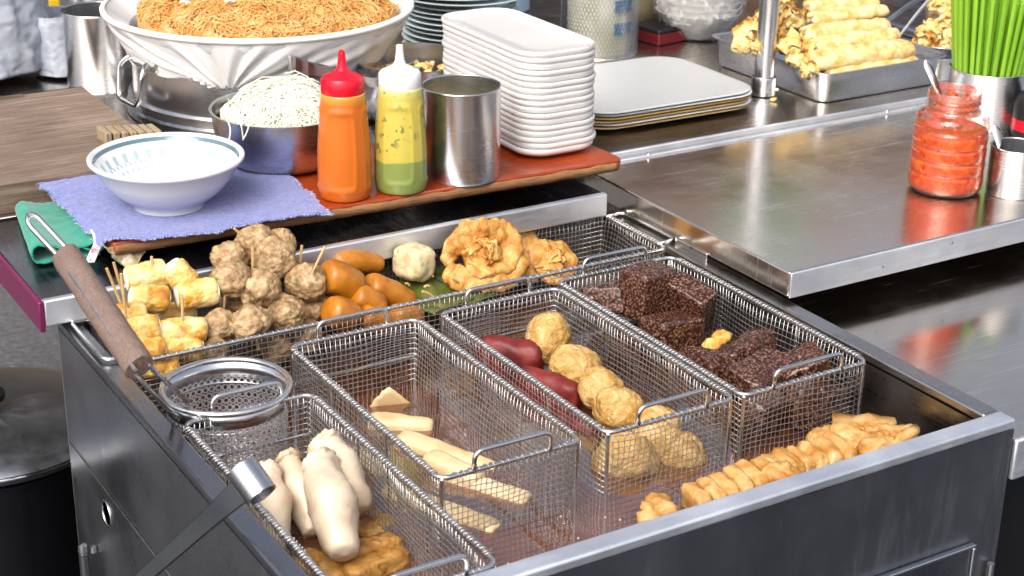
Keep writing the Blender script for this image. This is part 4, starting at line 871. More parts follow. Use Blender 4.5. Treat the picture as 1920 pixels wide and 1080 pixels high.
# lavender towel
TZ = BT+.0015
def towel():
    T = [at(60, 334, TZ+.003), at(130, 316, TZ), at(205, 300, TZ), at(300, 288, TZ), at(420, 284, TZ), at(520, 312, TZ)]
    Bm = [at(190, 452, TZ-.004), at(215, 453, TZ-.001), at(290, 449, TZ), at(390, 441, TZ), at(470, 420, TZ), at(620, 404, TZ)]
    tp = cat_rom(T, 12); bm_ = cat_rom(Bm, 12); n = len(tp)
    def F(u, v):
        i = u*(n-1); k = min(int(i), n-2); fr_ = i-k; a = tp[k]*(1-fr_)+tp[k+1]*fr_; b = bm_[k]*(1-fr_)+bm_[k+1]*fr_
        s_ = math.sin(math.pi*v); side = np.array(at(122, 392, TZ))-(a*.5+b*.5) if False else np.zeros(3)
        p = a*(1-v)+b*v+side
        ed_ = (abs(2*v-1)**6+abs(2*u-1)**10)
        p = p+np.array([.004*ed_*fbm(p, 38, 2), .004*ed_*fbm(p, 38, 4), .0022*fbm(p, 26, 1)+.0014])
        p[2] += .0025*ed_*fbm(p, 30, 9)+.0030*max(0, .35-abs(fbm((p[0]*.5+p[1]*.6, p[1]*.4, 0), 16, 21)))**1.2+.0007*fbm(p, 150, 13)
        if u < .12: p[2] += -.006*(1-u/.12)*v
        return tuple(p)
    return G().grid(F, 170, 100)
tw = tag(obj('towel', towel(), 'lavender', smooth=180, solid=.0035), 'lavender terry towel spread over the board under the white bowl', 'towel')
fg = G(); tg = towel(); nu_, nv_ = 170, 100; rg_ = random.Random(9); fr_l = []
bd_ = [(i, 0) for i in range(nu_)]+[(i, nv_-1) for i in range(nu_)]+[(0, j) for j in range(nv_)]+[(nu_-1, j) for j in range(nv_)]
ctr_ = Vector(tg.v[(nv_//2)*nu_+nu_//2])
for i, j in bd_:
    p = Vector(tg.v[j*nu_+i]); q_ = Vector(tg.v[min(max(j, 3), nv_-4)*nu_+min(max(i, 5), nu_-6)]); d_ = (p-q_); d_.z = 0; d_ = d_.normalized()
    for k in range(3): e_ = p+Vector((rg_.uniform(-.002, .002), rg_.uniform(-.002, .002), .0005)); f_ = e_+d_*rg_.uniform(.001, .0045)+Vector((rg_.uniform(-.0015, .0015), rg_.uniform(-.0015, .0015), rg_.uniform(-.001, .001))); fr_l.append([e_-d_*.001, (e_+f_)/2+Vector((0, 0, .0005)), f_])
fg.tubes(fr_l, .00038, 3); obj('frayed_hem', fg, 'lav_edge', tw, smooth=180)
# teal cloth: folded over itself
ta = [at(25, 402, .0395), at(122, 370, .0395), at(215, 472, .0395), at(70, 505, .0395)]
ux = (at(205, 478, .039)-at(75, 497, .039)); uy = (at(28, 408, .039)-at(75, 497, .039)); wx, ly = ux.length, uy.length; ux.normalize(); uy.normalize(); o0 = at(64, 500, .039)
pf = [(.96, .004), (.5, .003), (.12, .003), (.02, .006), (-.01, .014), (.02, .023), (.14, .026), (.40, .018), (.70, .016), (.92, .022), (1.0, .018), (1.01, .011), (.94, .008), (.80, .012), (.72, .014)]
cv = cat_rom([(a, b, 0) for a, b in pf], 8)
def F(u, v):
    i = u*(len(cv)-1); k = min(int(i), len(cv)-2); fr_ = i-k; c_ = cv[k]*(1-fr_)+cv[k+1]*fr_; a = c_[0]*wx*(1-.18*v)+.01*v; z = c_[1]*(1-.25*v)
    p = o0+ux*a+uy*(v*ly*(1+.05*math.sin(3*c_[0])))+Vector((0, 0, z)); p.z += .0016*fbm(p, 40, 3)+(.0 if z < .01 else .001*fbm(p, 90, 5)); p = p+uy*.004*fbm((c_[0]*3, v, 0), 2, 7); p.z = max(p.z, .0385); return tuple(p)
tag(obj('teal_cloth', G().grid(F, 90, 30), 'teal', smooth=180, solid=.0022), 'teal cloth folded over on the left shelf below the towel', 'cloth')
# ribbon with red print hanging from the towel
R0 = at(176, 430, .070); R1 = at(184, 452, .064); R2 = at(176, 474, .054); R3 = at(168, 492, .046)
rp = cat_rom([R0, R1, R2, R3], 6); g = G(); v = []
wv = Vector(RT)*.0048
for i, p in enumerate(rp): k = 1+.25*i/len(rp); v += [tuple(Vector(p)-wv*k), tuple(Vector(p)+wv*k)]
rb = tag(obj('printed_ribbon', g.add(v, [(2*i, 2*i+1, 2*i+3, 2*i+2) for i in range(len(rp)-1)]), 'tag_white', smooth=180, solid=.0006), 'white ribbon with red printed characters hanging from the towel corner', 'ribbon')
def text(s, size, loc, xax, yax, mat, parent, name='lettering', ext=.0002):
    cu = bpy.data.curves.new(name, 'FONT'); cu.body = s; cu.size = size; cu.extrude = ext; cu.align_x = 'CENTER'; cu.align_y = 'CENTER'
    o = bpy.data.objects.new(name, cu); C.objects.link(o); bpy.context.view_layer.update()
    me = bpy.data.meshes.new_from_object(o.evaluated_get(bpy.context.evaluated_depsgraph_get())); bpy.data.objects.remove(o)
    o = bpy.data.objects.new(name, me); C.objects.link(o); me.materials.clear(); me.materials.append(M[mat]); x = Vector(xax).normalized(); y = (Vector(yax)-Vector(yax).dot(x)*x).normalized(); z = x.cross(y)
    o.matrix_world = Matrix(((x[0], y[0], z[0], loc[0]), (x[1], y[1], z[1], loc[1]), (x[2], y[2], z[2], loc[2]), (0, 0, 0, 1))); o.parent = parent; return o
for s_, i in (('1', 6), ('新', 11), ('•', 16)):
    p = Vector(rp[i]); tdir = Vector(rp[i-1])-Vector(rp[min(i+1, len(rp)-1)]); nrm_ = Vector(RT).cross(tdir).normalized()
    text(s_, .0105 if s_ != '1' else .007, p-Vector(FW)*.0012, RT, tdir, 'ink_red', rb)
# ------------------------------------------------------------------ on the red board
t = thing('serving_bowl', 'white bowl with a blue green printed rim standing on the lavender towel', 'bowl', (-.617, .876, BT+.0045))
pf = [(.0, .006), (.036, .006), (.040, .0), (.0455, .0), (.0475, .008), (.058, .0135), (.0725, .026), (.0845, .042), (.0925, .057), (.0965, .0605), (.0990, .0635), (.0988, .0660), (.0965, .0675), (.0935, .0665), (.0885, .057), (.0795, .042), (.066, .029), (.04, .017), (.0, .014)]
obj('bowl_body', G().lathe(pf, 72), 'bowl', t, smooth=70)
def squeeze_bottle(name, label, loc, body, cap, h, tipw, capz):
    t = thing(name, label, 'bottle', loc, math.radians(12))
    R = .0355; seg = 96; zs = [0, .0006, .002, .006, .012, .02, .03, .04, .05, .06, .07, .08, .09, .10, .108, .114, .120, .128, .136, .1395, .141]
    rs = [.030, .0315, .0328, .0342, .0350, .0355, .0358, .0359, .0358, .0355, .0350, .0343, .0335, .0326, .0318, .0312, .0305, .0295, .0288, .0284, .0282]
    zz = np.linspace(0, .141, 60); zz = np.unique(np.concatenate([zz, [.0006, .002, .004]])); v = []; f = []
    for z in zz:
        r0 = np.interp(z, zs, rs)
        for k in range(seg):
            a = 2*math.pi*k/seg; q = (a % (math.pi/2))/(math.pi/2)   # four pressed panels
            d = max(abs(q-.5)/.36, abs(z-.068)/.052); d2 = (abs((q-.5)/.36)**8+abs((z-.068)/.052)**10)**(1/8)
            rim_ = math.exp(-((d2-1)/.10)**2)*.0011-(.0006 if d2 < 1 else 0)*min(1, (1-d2)/.12 if d2 < 1 else 0)
            v.append(((r0+rim_)*math.cos(a), (r0+rim_)*math.sin(a), z))
    n = len(zz); f = [(i*seg+k, i*seg+(k+1) % seg, (i+1)*seg+(k+1) % seg, (i+1)*seg+k) for i in range(n-1) for k in range(seg)]+[tuple(range(seg))[::-1], tuple((n-1)*seg+k for k in range(seg))]
    obj('bottle_body', G().add(v, f), body, t, smooth=180)
    g = G(); sg = 120; pr = [(.0270, .1375), (.0272, .1385), (.0272, .158), (.0255, .1615), (.0160, .1655), (.0085, .170), (.0062, .176), (.0052, .184), (.0042, .1955), (.0020, .1958), (.0018, .193)]
    v = []; f = []
    for j, (r, z) in enumerate(pr):
        for k in range(sg): rr_ = r+(.0007 if j in (1, 2) and k % 2 == 0 else 0); v.append((rr_*math.cos(2*math.pi*k/sg), rr_*math.sin(2*math.pi*k/sg), z))
    f = [(j*sg+k, j*sg+(k+1) % sg, (j+1)*sg+(k+1) % sg, (j+1)*sg+k) for j in range(len(pr)-1) for k in range(sg)]+[tuple((len(pr)-1)*sg+k for k in range(sg))]
    cp0 = obj('cap', g.add(v, f), cap, t, smooth=35)
    cr_ = G()
    for i in range(5): b_ = place(blob((.0012, .0012, .0016), amp=.6, sc=1, seed=i, n=2), (.0036*math.cos(i*1.3), .0036*math.sin(i*1.3), .1945-.002*(i % 2))); cr_.add(b_.v, b_.f)
    obj('sauce_crust', cr_, body, cp0, smooth=180)
    return t
squeeze_bottle('sauce_bottle', 'squeeze bottle of orange sauce with a red cap on the red board', (-.399, .810, BT+.0005), 'sauce_orange', 'red_cap', .19, 1, .14)
squeeze_bottle('sauce_bottle', 'squeeze bottle of speckled yellow green sauce with a white cap beside the steel mug', (-.321, .800, BT+.0005), 'sauce_green', 'white_cap', .19, 1, .14)
def can(name, label, cat, loc, r, h, mat='steel_turn', liquid=None, rim=.0016, r2=None, group=None, th=.001):
    r2 = r2 or r; t = thing(name, label, cat, loc, 0, group)
    pf = [(0, .0012), (r2-.004, .0012), (r2-.004, 0), (r2-.001, .0), (r2, .003), (r, h-.002), (r+rim*.4, h), (r, h+rim*.6), (r-th*1.5, h), (r-th*1.5, h-.004), (r2-th*1.6, .004), (0, .004)]
    obj('wall', G().lathe(pf, 72), mat, t, smooth=35)
    obj('rolled_rim', G().tubes([[(r*math.cos(a), r*math.sin(a), h) for a in np.linspace(0, 2*math.pi, 72, endpoint=False)]], rim, 8, closed=True, ref=(0, 0, 1)), 'chrome', t, smooth=180)
    if liquid: obj('contents', G().lathe([(0, h*.62), (r-.002, h*.62)], 48, caps=False), liquid, t)
    return t
M['stock'] = plain('pale_yellow_stock', 'b5a04c', .1, var=.1)
can('steel_mug', 'wide brushed steel mug of yellow stock on the red board before the white plates', 'mug', (-.222, .812, BT+.0004), .0530, .126, 'steel_turn', 'stock')
# plate stack
def dish(w, l, rc, h, wall, rimw, depth):
    prof = [(.62, 0.0), (.66, .0), (.84, h*.22), (.935, h*.42), (.975, h*.54), (1.0, h*.70), (1.0, h*.92), (.990, h), (.96, h-.0002), (.90, h-.0012), (.84, h-depth), (.5, h-depth-.0004), (.0, h-depth-.0004)]
    g = G(); n = 8; v = []; f = []; m = 4*(n+1)
    for s_, z in prof:
        ins = (1-s_)*w/2
        pts = rrect(max(w-2*ins, .002), max(l-2*ins, l-w+.002), max(rc-ins*.55, .0009) if s_ > .05 else .0008, n)
        v += [(x, y, z) for x, y in pts]
    for j in range(len(prof)-1):
        for k in range(m): f.append((j*m+k, j*m+(k+1) % m, (j+1)*m+(k+1) % m, (j+1)*m+k))
    f.append(tuple(range(m))[::-1]); f.append(tuple((len(prof)-1)*m+k for k in range(m)))
    return g.add(v, f)
pl = obj('rectangular_plate', dish(.128, .272, .040, .017, 0, 0, .0035), 'plate_white', smooth=60)
NP = 17; stp = .0088
for i in range(NP):                    # from the bottom
    o = pl if i == 0 else pl.copy()
    if i: C.objects.link(o)
    o.location = (-.056+.0012*math.sin(i*1.9)-.0002*i+(.002 if i in (1, 3) else 0), .938+.0014*math.sin(i*2.7+1), BT+.0004+i*stp); o.rotation_euler = (0, 0, math.radians(.35*math.sin(i*1.3)))
    k = NP-1-i
    tag(o, 'white rectangular plate on top of the tall stack, its face fully in view' if k == 0 else ('lowest white rectangular plate of the tall stack, standing on the red board' if i == 0 else f'white rectangular plate, {ords[k]} from the top of the tall stack'), 'plate', 'white rectangular plates in the tall stack')
# steel bowl of white shreds
def open_bowl(name, label, loc, R, h, foot, mat='steel_turn', cat='bowl', group=None, th=.0012):
    t = thing(name, label, cat, loc, 0, group); out = []
    for u in np.linspace(0, 1, 14): out.append((foot+(R-foot)*math.sin(u*math.pi/2)**.75, h*(1-math.cos(u*math.pi/2))**.95))
    pf = [(0, 0)]+out+[(R+.003, h+.0008), (R+.003, h+.002), (R-.001, h+.0016)]+[(r-th, z+th) for r, z in out[::-1][1:]]+[(0, th)]
    obj('bowl_wall', G().lathe(pf, 72), mat, t, smooth=50); return t
B1 = (at(537, 305, BT)); b1 = (B1.x, B1.y+.005, BT)
open_bowl('steel_bowl', 'steel bowl heaped with white shreds behind the lavender towel', b1, .098, .078, .055)
def strands(n, c, R, h, length, r, seed, npt=10, curl_=1.0, hang=0, sides=4, dome=1.0, layers=1.0):
    rg = np.random.default_rng(seed); P = np.zeros((n, npt, 3))
    rad = R*np.sqrt(rg.random(n))*.98; a = rg.random(n)*2*np.pi; dirs = rg.random(n)*2*np.pi; turn = rg.normal(0, curl_, (n, 1))+rg.normal(0, curl_*.5, (n, npt)).cumsum(1)*.5
    ang = dirs[:, None]+turn*np.linspace(0, 1, npt)[None]*3
    st = length*(.6+.8*rg.random(n))[:, None]/npt
    x = rad*np.cos(a); y = rad*np.sin(a)
    X = x[:, None]+np.cumsum(np.cos(ang)*st, 1)-np.cos(dirs)[:, None]*length*.4; Y = y[:, None]+np.cumsum(np.sin(ang)*st, 1)-np.sin(dirs)[:, None]*length*.4
    rr = np.sqrt(X**2+Y**2); k = np.minimum(1, R*.985/np.maximum(rr, 1e-6)); X *= k; Y *= k; rr = np.minimum(rr, R)
    dep = rg.random(n)[:, None]*layers*h*.35
    Z = h*dome*(1-(rr/R)**2)-dep+rg.normal(0, r*2.2, (n, npt)).cumsum(1)*.6+r*3*np.sin(np.linspace(0, 6, npt)[None]*rg.random((n, 1))*2+rg.random((n, 1))*6)
    lump = np.vectorize(lambda p, q: mnoise.noise(Vector((p*18+seed, q*18, seed))))(X, Y)*h*.30
    P[..., 0] = X+c[0]; P[..., 1] = Y+c[1]; P[..., 2] = Z+lump+c[2]
    return P
def heap(name, label, cat, c, R, h, n, length, r, mat, seed, **k):
    g = G(); g.tubes(strands(n, c, R, h, length, r, seed, **k), r, 4)
    return tag(obj(name, g, mat, smooth=180), label, cat, None, 'stuff')
g0_ = (b1[0]+.004, b1[1], BT+.066)
hp_ = heap('white_shreds', 'heap of fine white radish shreds in the steel bowl', 'shredded radish', g0_, .090, .046, 1300, .11, .00085, 'shred', 3, curl_=.55, npt=14, layers=.4)
core = G(); core.lathe([(r_, z_) for r_, z_ in [(.093, -.006), (.08, .003), (.06, .015), (.035, .026), (.012, .030), (0, .0305)]], 40, g0_, caps=False); obj('packed_shreds', core, 'shred', hp_, smooth=180)
hs = G()
for (a, b, c_) in (((440, 205), (452, 235), (456, 262)), ((425, 222), (432, 245), (426, 275)), ((468, 232), (462, 250), (455, 263))):
    hs.tubes([cat_rom([aty(*a, b1[1]-.07), aty(*b, b1[1]-.082), aty(*c_, b1[1]-.080)], 5)], .0010, 5)
obj('hanging_shreds', hs, 'shred', hp_, smooth=180)
# second steel bowl with fried bits and tongs
B2 = at(765, 225, .04); b2 = (B2.x+.01, B2.y, .0405)
open_bowl('steel_bowl', 'steel bowl of fried onion bits behind the two sauce bottles', b2, .090, .098, .05)
g = G()
for i in range(90):
    a, r_ = random.random()*6.28, .058*math.sqrt(random.random()); p = (b2[0]+r_*1.2*math.cos(a), b2[1]+r_*1.2*math.sin(a), b2[2]+.072+.012*(1-r_/.058)+random.uniform(-.004, .004)); q = blob((.007, .005, .004), amp=.7, sc=1, seed=i, n=2)
    place(q, p, Matrix.Rotation(random.random()*6, 3, 'Z').to_quaternion()); g.add(q.v, q.f)
tag(obj('fried_onion', g, 'crisp', smooth=180), 'golden fried onion bits filling the bowl behind the bottles', 'fried onion', None, 'stuff')
t = thing('serving_tongs', 'steel tongs with a square end clip resting across the bowl behind the bottles', 'tongs', (0, 0, 0))
T0 = aty(552, 122, 1.12); T1 = aty(705, 152, 1.13); T2 = Vector((b2[0]+.02, b2[1]+.02, b2[2]+.075))
dv2 = (T1-T0).normalized(); up = Vector((0, 0, 1)); 
for s_ in (-1, 1):
    o_ = Vector((-dv2.y, dv2.x, 0)).normalized()*.007*s_
    obj('arm', strip(cat_rom([T0+o_*.8+dv2*.004, T0.lerp(T1, .35)+o_*1.3, T1+o_*1.6, T2+o_*2.2], 10), np.linspace(.0095, .006, 31), .0009), 'chrome', t, smooth=40)
ec = G(); 
o_ = Vector((-dv2.y, dv2.x, 0)).normalized()
cp_ = [T0-o_*.0095+dv2*.018, T0-o_*.0095-dv2*.006, T0+o_*.0095-dv2*.006, T0+o_*.0095+dv2*.018]
obj('end_clip', strip(fillet(cp_, .004, 5), .0125, .0009), 'chrome', t, smooth=40)

# ------------------------------------------------------------------ the noodle basin on its steamer
bc = at(486, 25, .186); bx, by = bc.x, bc.y
t = thing('steamer_pot', 'big round steel steamer with a wire loop handle under the noodle basin', 'steamer', (bx, by, .0405))
obj('body', G().lathe([(.212, 0), (.2125, .028), (.204, .030), (.203, .135), (.19, .136)], 96), 'steel_turn', t, smooth=35)
obj('foot_ring', G().lathe([(.206, .0), (.2165, .002), (.2165, .012), (.213, .016)], 96, caps=False), 'steel_dark', t, smooth=35)
ha = aty(270, 195, by-.14); 
an = math.atan2(ha.y-by, ha.x-bx); an = math.radians(186)
er = Vector((math.cos(an), math.sin(an), 0)); et = Vector((-er.y, er.x, 0))
hb = er*.204
Zv = lambda z: Vector((0, 0, z))
P_ = [hb+et*.030+Zv(.098), hb+et*.030+er*.010+Zv(.100), hb+et*.040+er*.022+Zv(.088), hb+et*.034+er*.030+Zv(.036), hb-et*.034+er*.030+Zv(.036), hb-et*.040+er*.022+Zv(.088), hb-et*.030+er*.010+Zv(.100), hb-et*.030+Zv(.098)]
obj('loop_handle', G().tubes([fillet(P_, .014, 5)], .0042, 8, ref=tuple(er)), 'chrome', t, smooth=180)
obj('handle_plate', G().add(*(lambda b: (b.v, b.f))(place(blob((.05, .022, .004), 5, 5, n=3), hb+Vector((0, 0, .105)), orient(er, (0, 0, 1), math.pi/2)))), 'steel', t, smooth=180)
t = thing('noodle_basin', 'wide white basin wrapped in a white cotton cloth holding brown noodles', 'basin', (bx, by, 0))
obj('basin_shell', G().lathe([(.0, .150), (.16, .150), (.205, .172), (.232, .196), (.2415, .203), (.2435, .2015), (.2405, .190), (.225, .168), (.19, .146), (0, .142)], 96), 'white', t, smooth=50)
A0 = math.radians(233)
def cloth(u, v):
    a = u*2*math.pi; da = (a-A0+math.pi) % (2*math.pi)-math.pi
    th_ = math.atan2(1.12-v, da*1.5); near = math.exp(-(da/1.15)**2)
    f1 = math.sin(th_*17+1.5*math.sin(th_*5))+.5*math.sin(th_*31+2); f2 = math.sin(a*26+3*math.sin(a*5)+v*4*math.sin(a*3))
    fold = near*f1*1.15+(1-near)*f2*.55
    r = .2438-.033*v-.008*v*v+(.0006+.0036*math.sin(v*1.7))*fold
    z = .1995-.076*v-.006*v*math.sin(a*3+1.2)-.003*v*math.sin(a*13); return (r*math.cos(a), r*math.sin(a), z)
def cloth2(u, v):
    return cloth(u, max(0, v)) if v > 0 else cloth(u, 0)
obj('cloth_wrap', G().grid(cloth, 420, 26, wrap=True), 'cloth', t, smooth=180, solid=.0012)
M['cloth_stain'] = plain('oil_stained_cloth', 'd8bd85', .8, var=.1)
obj('cloth_hem', G().lathe([(.2385, .2035), (.2430, .2048), (.2462, .2020), (.2455, .1965)], 96, caps=False), 'cloth', t, smooth=180, solid=.001)
nh = heap('noodles', 'mound of thin brown fried rice noodles filling the white basin', 'noodles', (bx+.012, by-.012, .190), .208, .068, 6800, .15, .00082, 'noodle', 11, curl_=1.5, npt=18, layers=.5)
obj('noodle_core', G().lathe([(.206, -.006), (.19, .003), (.15, .022), (.08, .042), (0, .050)], 48, (bx+.012, by-.012, .190), caps=False), 'noodle', nh, smooth=180)
for i, (px, py) in enumerate(((525, 28), (432, 2), (348, 5), (560, 72))):
    p = aty(px, py, by-.12+.01*i); g = G()
    for k in range(4): a = random.random()*6; g.tubes([[p+Vector((-.009*math.cos(a), -.009*math.sin(a), 0)), p+Vector((0, 0, .002)), p+Vector((.009*math.cos(a), .009*math.sin(a), .001*k))]], .0013, 5)
    tag(obj('cabbage_shred', g, 'shred', smooth=180), ['white cabbage shreds lying in the middle of the noodles', 'white cabbage shreds at the top edge of the noodles', 'white cabbage shreds at the upper left of the noodles', 'white cabbage shreds near the front rim of the basin'][i], 'food shred')
# cutting board
t = thing('cutting_board', 'large worn grey brown wooden cutting board with a grip slot at the left', 'cutting board', (0, 0, 0))
sl_ = at(8, 184, .08)
g = G(); 
bx0, bx1, by0, by1 = -1.02, -.546, 1.037, 1.452; sx0, sx1, sy0, sy1 = sl_.x-.05, sl_.x+.032, sl_.y-.010, sl_.y+.010
g.box(bx0, bx1, by0, sy0, .0405, .08).box(bx0, sx0, sy0, sy1, .0405, .08).box(sx1, bx1, sy0, sy1, .0405, .08).box(bx0, bx1, sy1, by1, .0405, .08)
bm = bmesh.new(); me = bpy.data.meshes.new('plank'); me.from_pydata(g.v, [], g.f); bm.from_mesh(me); bmesh.ops.remove_doubles(bm, verts=bm.verts[:], dist=1e-6)
seen = {}
for f_ in bm.faces[:]:
    k_ = tuple(sorted(v_.index for v_ in f_.verts)); seen.setdefault(k_, []).append(f_)
bm.verts.index_update(); seen = {}
for f_ in bm.faces[:]: seen.setdefault(tuple(sorted(v_.index for v_ in f_.verts)), []).append(f_)
for k_, fl_ in seen.items():
    if len(fl_) > 1: bmesh.ops.delete(bm, geom=fl_, context='FACES_ONLY')
g2 = G(); bm.verts.index_update(); g2.add([v_.co[:] for v_ in bm.verts], [[v_.index for v_ in f_.verts] for f_ in bm.faces]); bm.free()
obj('plank', g2, 'cutting', t, smooth=0)
# bamboo rest behind the bowl
p0, p1 = at(196, 262, .083), at(292, 250, .083); M['bamboo_grey'] = wood('weathered_bamboo', '6e5c44', 'a08d70', 'bfae90', (60, 60, 6), .7, .4, 8); t = thing('slatted_rest', 'small rest of weathered bamboo slats behind the white bowl', 'rest', (0, 0, 0))
for i in range(7):
    p = p0.lerp(p1, i/6.2); obj('slat', G().box(p.x-.0046, p.x+.0044, p.y-.022, p.y+.02, .0806, .0986-.0010*i), 'bamboo_grey', t, bevel=.0012)
obj('cross_rod', G().tubes([[p0+Vector((-.004, .0, .004)), p1+Vector((.005, .0, .002))]], .002, 6), 'bamboo_grey', t)

# ------------------------------------------------------------------ background left
def sack(name, label, base, R, h, seed, lean=(0, 0)):
    def F(u, v):
        a = u*2*math.pi; r = R*(1.0+.08*math.sin(2*a+seed)-.12*v*v)*(min(1, (v/.05)**.5) if v < .05 else 1); p = (base[0]+r*math.cos(a)+lean[0]*v, base[1]+r*math.sin(a)*.9+lean[1]*v, base[2]+h*v)
        n = fbm(p, 12, seed)*.10+(.5-abs(fbm((p[0]+p[2]*.4, p[1], p[2]*.5), 26, seed+3)))*.10+(.3-abs(fbm((p[0], p[1], p[2]), 60, seed+5)))*.03+.012*math.sin(a*9+v*14+seed); k = 1+n
        return (base[0]+(p[0]-base[0])*k, base[1]+(p[1]-base[1])*k, p[2])
    g = G().grid(F, 130, 90, wrap=True)
    return tag(obj(name, g, 'sack', smooth=180, solid=.001), label, 'plastic sack')
sb_ = at(8, 165, .042); sack('plastic_sack', 'tall bulging white plastic sack standing behind the cutting board', (sb_.x-.01, sb_.y+.085, .041), .098, .33, 2)
sb_ = at(140, 148, .042); sack('plastic_sack', 'smaller white plastic bag between the tall sack and the steel pot', (sb_.x+.0, sb_.y+.055, .041), .052, .105, 5, (-.012, 0))
p4 = at(205, 168, .0405); can('steel_pot', 'tall straight steel pot between the plastic bags and the noodle basin', 'pot', (p4.x, p4.y+.03, .0405), .0575, .128, 'steel_turn', rim=.0018)
p5 = at(188, 62, .04); can('steel_pot', 'taller steel pot far back behind the straight one', 'pot', (p5.x+.02, p5.y+.12, .0405), .075, .16, 'steel_turn', rim=.002)
p6 = at(130, 48, .04); t = thing('carton', 'small yellow carton with brown print at the back left', 'carton', (p6.x, p6.y+.02, .0405), math.radians(-20))
obj('box_body', G().box(-.027, .027, -.02, .02, 0, .05), 'yellow', t, bevel=.001); g = G()
for i in range(9): g.box(-.023+.005*i, -.0205+.005*i, -.0208, -.0203, .008, .022+.003*math.sin(i*2))
obj('print', g, 'brown_ink', t, smooth=0)
p6 = at(110, 20, .04); t = thing('storage_crate', 'dark crate in the shade behind the yellow carton', 'crate', (p6.x, p6.y+.10, .0405), 0)
g = G().box(-.22, .16, -.0, .3, 0, .15); obj('box', g, 'black', t, bevel=.006); obj('lid', G().box(-.225, .165, -.005, .305, .1505, .165), 'black', t, bevel=.004)

# ------------------------------------------------------------------ background middle and right
rp_ = obj('round_plate', G().lathe([(0, .0), (.060, 0), (.064, .002), (.092, .0065), (.1035, .0095), (.1045, .0105), (.103, .0115), (.09, .0085), (.066, .004), (0, .0035)], 72), 'plate_grey', smooth=50)
pc = at(862, 92, .0405)
for i in range(14):
    o = rp_ if i == 0 else rp_.copy()
    if i: C.objects.link(o)
    k = 13-i; big_ = 1 if i < 10 else 1.18
    o.location = (pc.x+.0025*math.sin(i*2.1), pc.y+.002*math.cos(i*1.7), .0408+i*.0093+(.004 if i >= 10 else 0)); o.scale = (big_, big_, 1)
    tag(o, 'grey green round plate at the top of the stack behind the white plates' if k == 0 else f'grey green round plate, {ords[k]} from the top of the stack behind the white plates', 'plate', 'round plates in the back stack')
def flat_tray(mat):
    w_, l_ = .330, .262; g = G(); v = []; n = 8; m = 4*(n+1); f = []
    prof = [(.10, .0), (.04, .0005), (.006, .0045), (0, .0055), (.002, .0066), (.008, .0064), (.02, .0055), (.1, .0052)]
    for ins, z in prof: v += [(x, y, z) for x, y in rrect(w_-2*ins, l_-2*ins, max(.055-ins*.5, .01), n)]
    f = [(j*m+k, j*m+(k+1) % m, (j+1)*m+(k+1) % m, (j+1)*m+k) for j in range(len(prof)-1) for k in range(m)]+[tuple(range(m))[::-1], tuple((len(prof)-1)*m+k for k in range(m))]
    return obj('flat_tray', g.add(v, f), mat, smooth=50)
tl = ['pale gold flat tray at the bottom of the low stack', 'white flat tray second from the bottom of the low stack', 'gold edged flat tray third from the bottom of the low stack', 'gold edged flat tray directly below the upper white ones', 'white flat tray second from the top of the low stack', 'pale grey flat tray on top of the low stack']
for i, mt in enumerate(('tray_gold', 'tray_white', 'tray_gold', 'tray_gold', 'tray_white', 'tray_grey')):
    o = flat_tray(mt); o.location = (.252+.003*math.sin(i*2)+(.004 if i < 4 else 0), 1.082-.002*i, .0405+i*.0057); o.rotation_euler = (0, 0, math.radians(-1+.6*math.sin(i*3))); tag(o, tl[i], 'tray', 'flat trays in the low stack')
# perforated holder
ph = at(1122, 96, .0405); t = thing('utensil_holder', 'tall perforated steel utensil holder behind the flat trays', 'holder', (ph.x, ph.y, .0405))
pb = perforated(.071, .071, .150, 21, 64, .72); pb.v = [(x, y, z+.152) for x, y, z in pb.v]; obj('perforated_wall', pb, 'steel', t, smooth=180)
obj('base', G().lathe([(0, 0), (.071, 0), (.0716, .003), (.070, .004)], 48), 'steel_turn', t, smooth=40)
tag(obj('chopstick_bundle', G().lathe([(0, .003), (.058, .003), (.060, .14), (.05, .17), (0, .172)], 24, (ph.x, ph.y, .0405)), 'shred', smooth=40), 'pale bundle of wrapped chopsticks inside the perforated holder', 'chopsticks')
for z0_ in (.045, .085):
    g = G(); a0 = math.radians(-100)
    g.grid(lambda u, v: (ph.x+.0655*math.cos(a0+u*.62), ph.y+.0655*math.sin(a0+u*.62), .0405+z0_+.021*v), 12, 3); tag(obj('blue_label', g, 'blue_label', smooth=180), ['lower', 'upper'][z0_ > .06]+' blue label showing through the perforated holder', 'label')
pj = at(1010, 42, .04); t = thing('clear_jug', 'bluish clear plastic jug behind the white plate stack', 'jug', (pj.x-.01, pj.y+.13, .0405)); M['blueclear'] = glassy('bluish_plastic', (.35, .5, .66, 1), .15, .8)
obj('jug_body', G().lathe([(0, 0), (.055, 0), (.06, .004), (.064, .2), (.061, .2), (.057, .006), (0, .005)], 40), 'blueclear', t, smooth=40)
pbk = at(1215, 60, .0405)
bw = obj('rice_bowl', G().lathe([(0, .004), (.034, .0), (.038, .004), (.062, .035), (.074, .056), (.0755, .058), (.073, .058), (.06, .037), (.035, .012), (0, .01)], 56), 'tray_white', smooth=60); bw.data.materials.clear(); bw.data.materials.append(plain('tan_glazed_bowl', 'b9a782', .3, var=.06))
for i in range(4):
    o = bw if i == 0 else bw.copy()
    if i: C.objects.link(o)
    o.location = (pbk.x+.05, pbk.y+.09, .0408+i*.012); tag(o, ['lowest', 'second lowest', 'second highest', 'highest'][i]+' tan bowl of the stack behind the perforated holder', 'bowl', 'tan bowls stacked at the back')
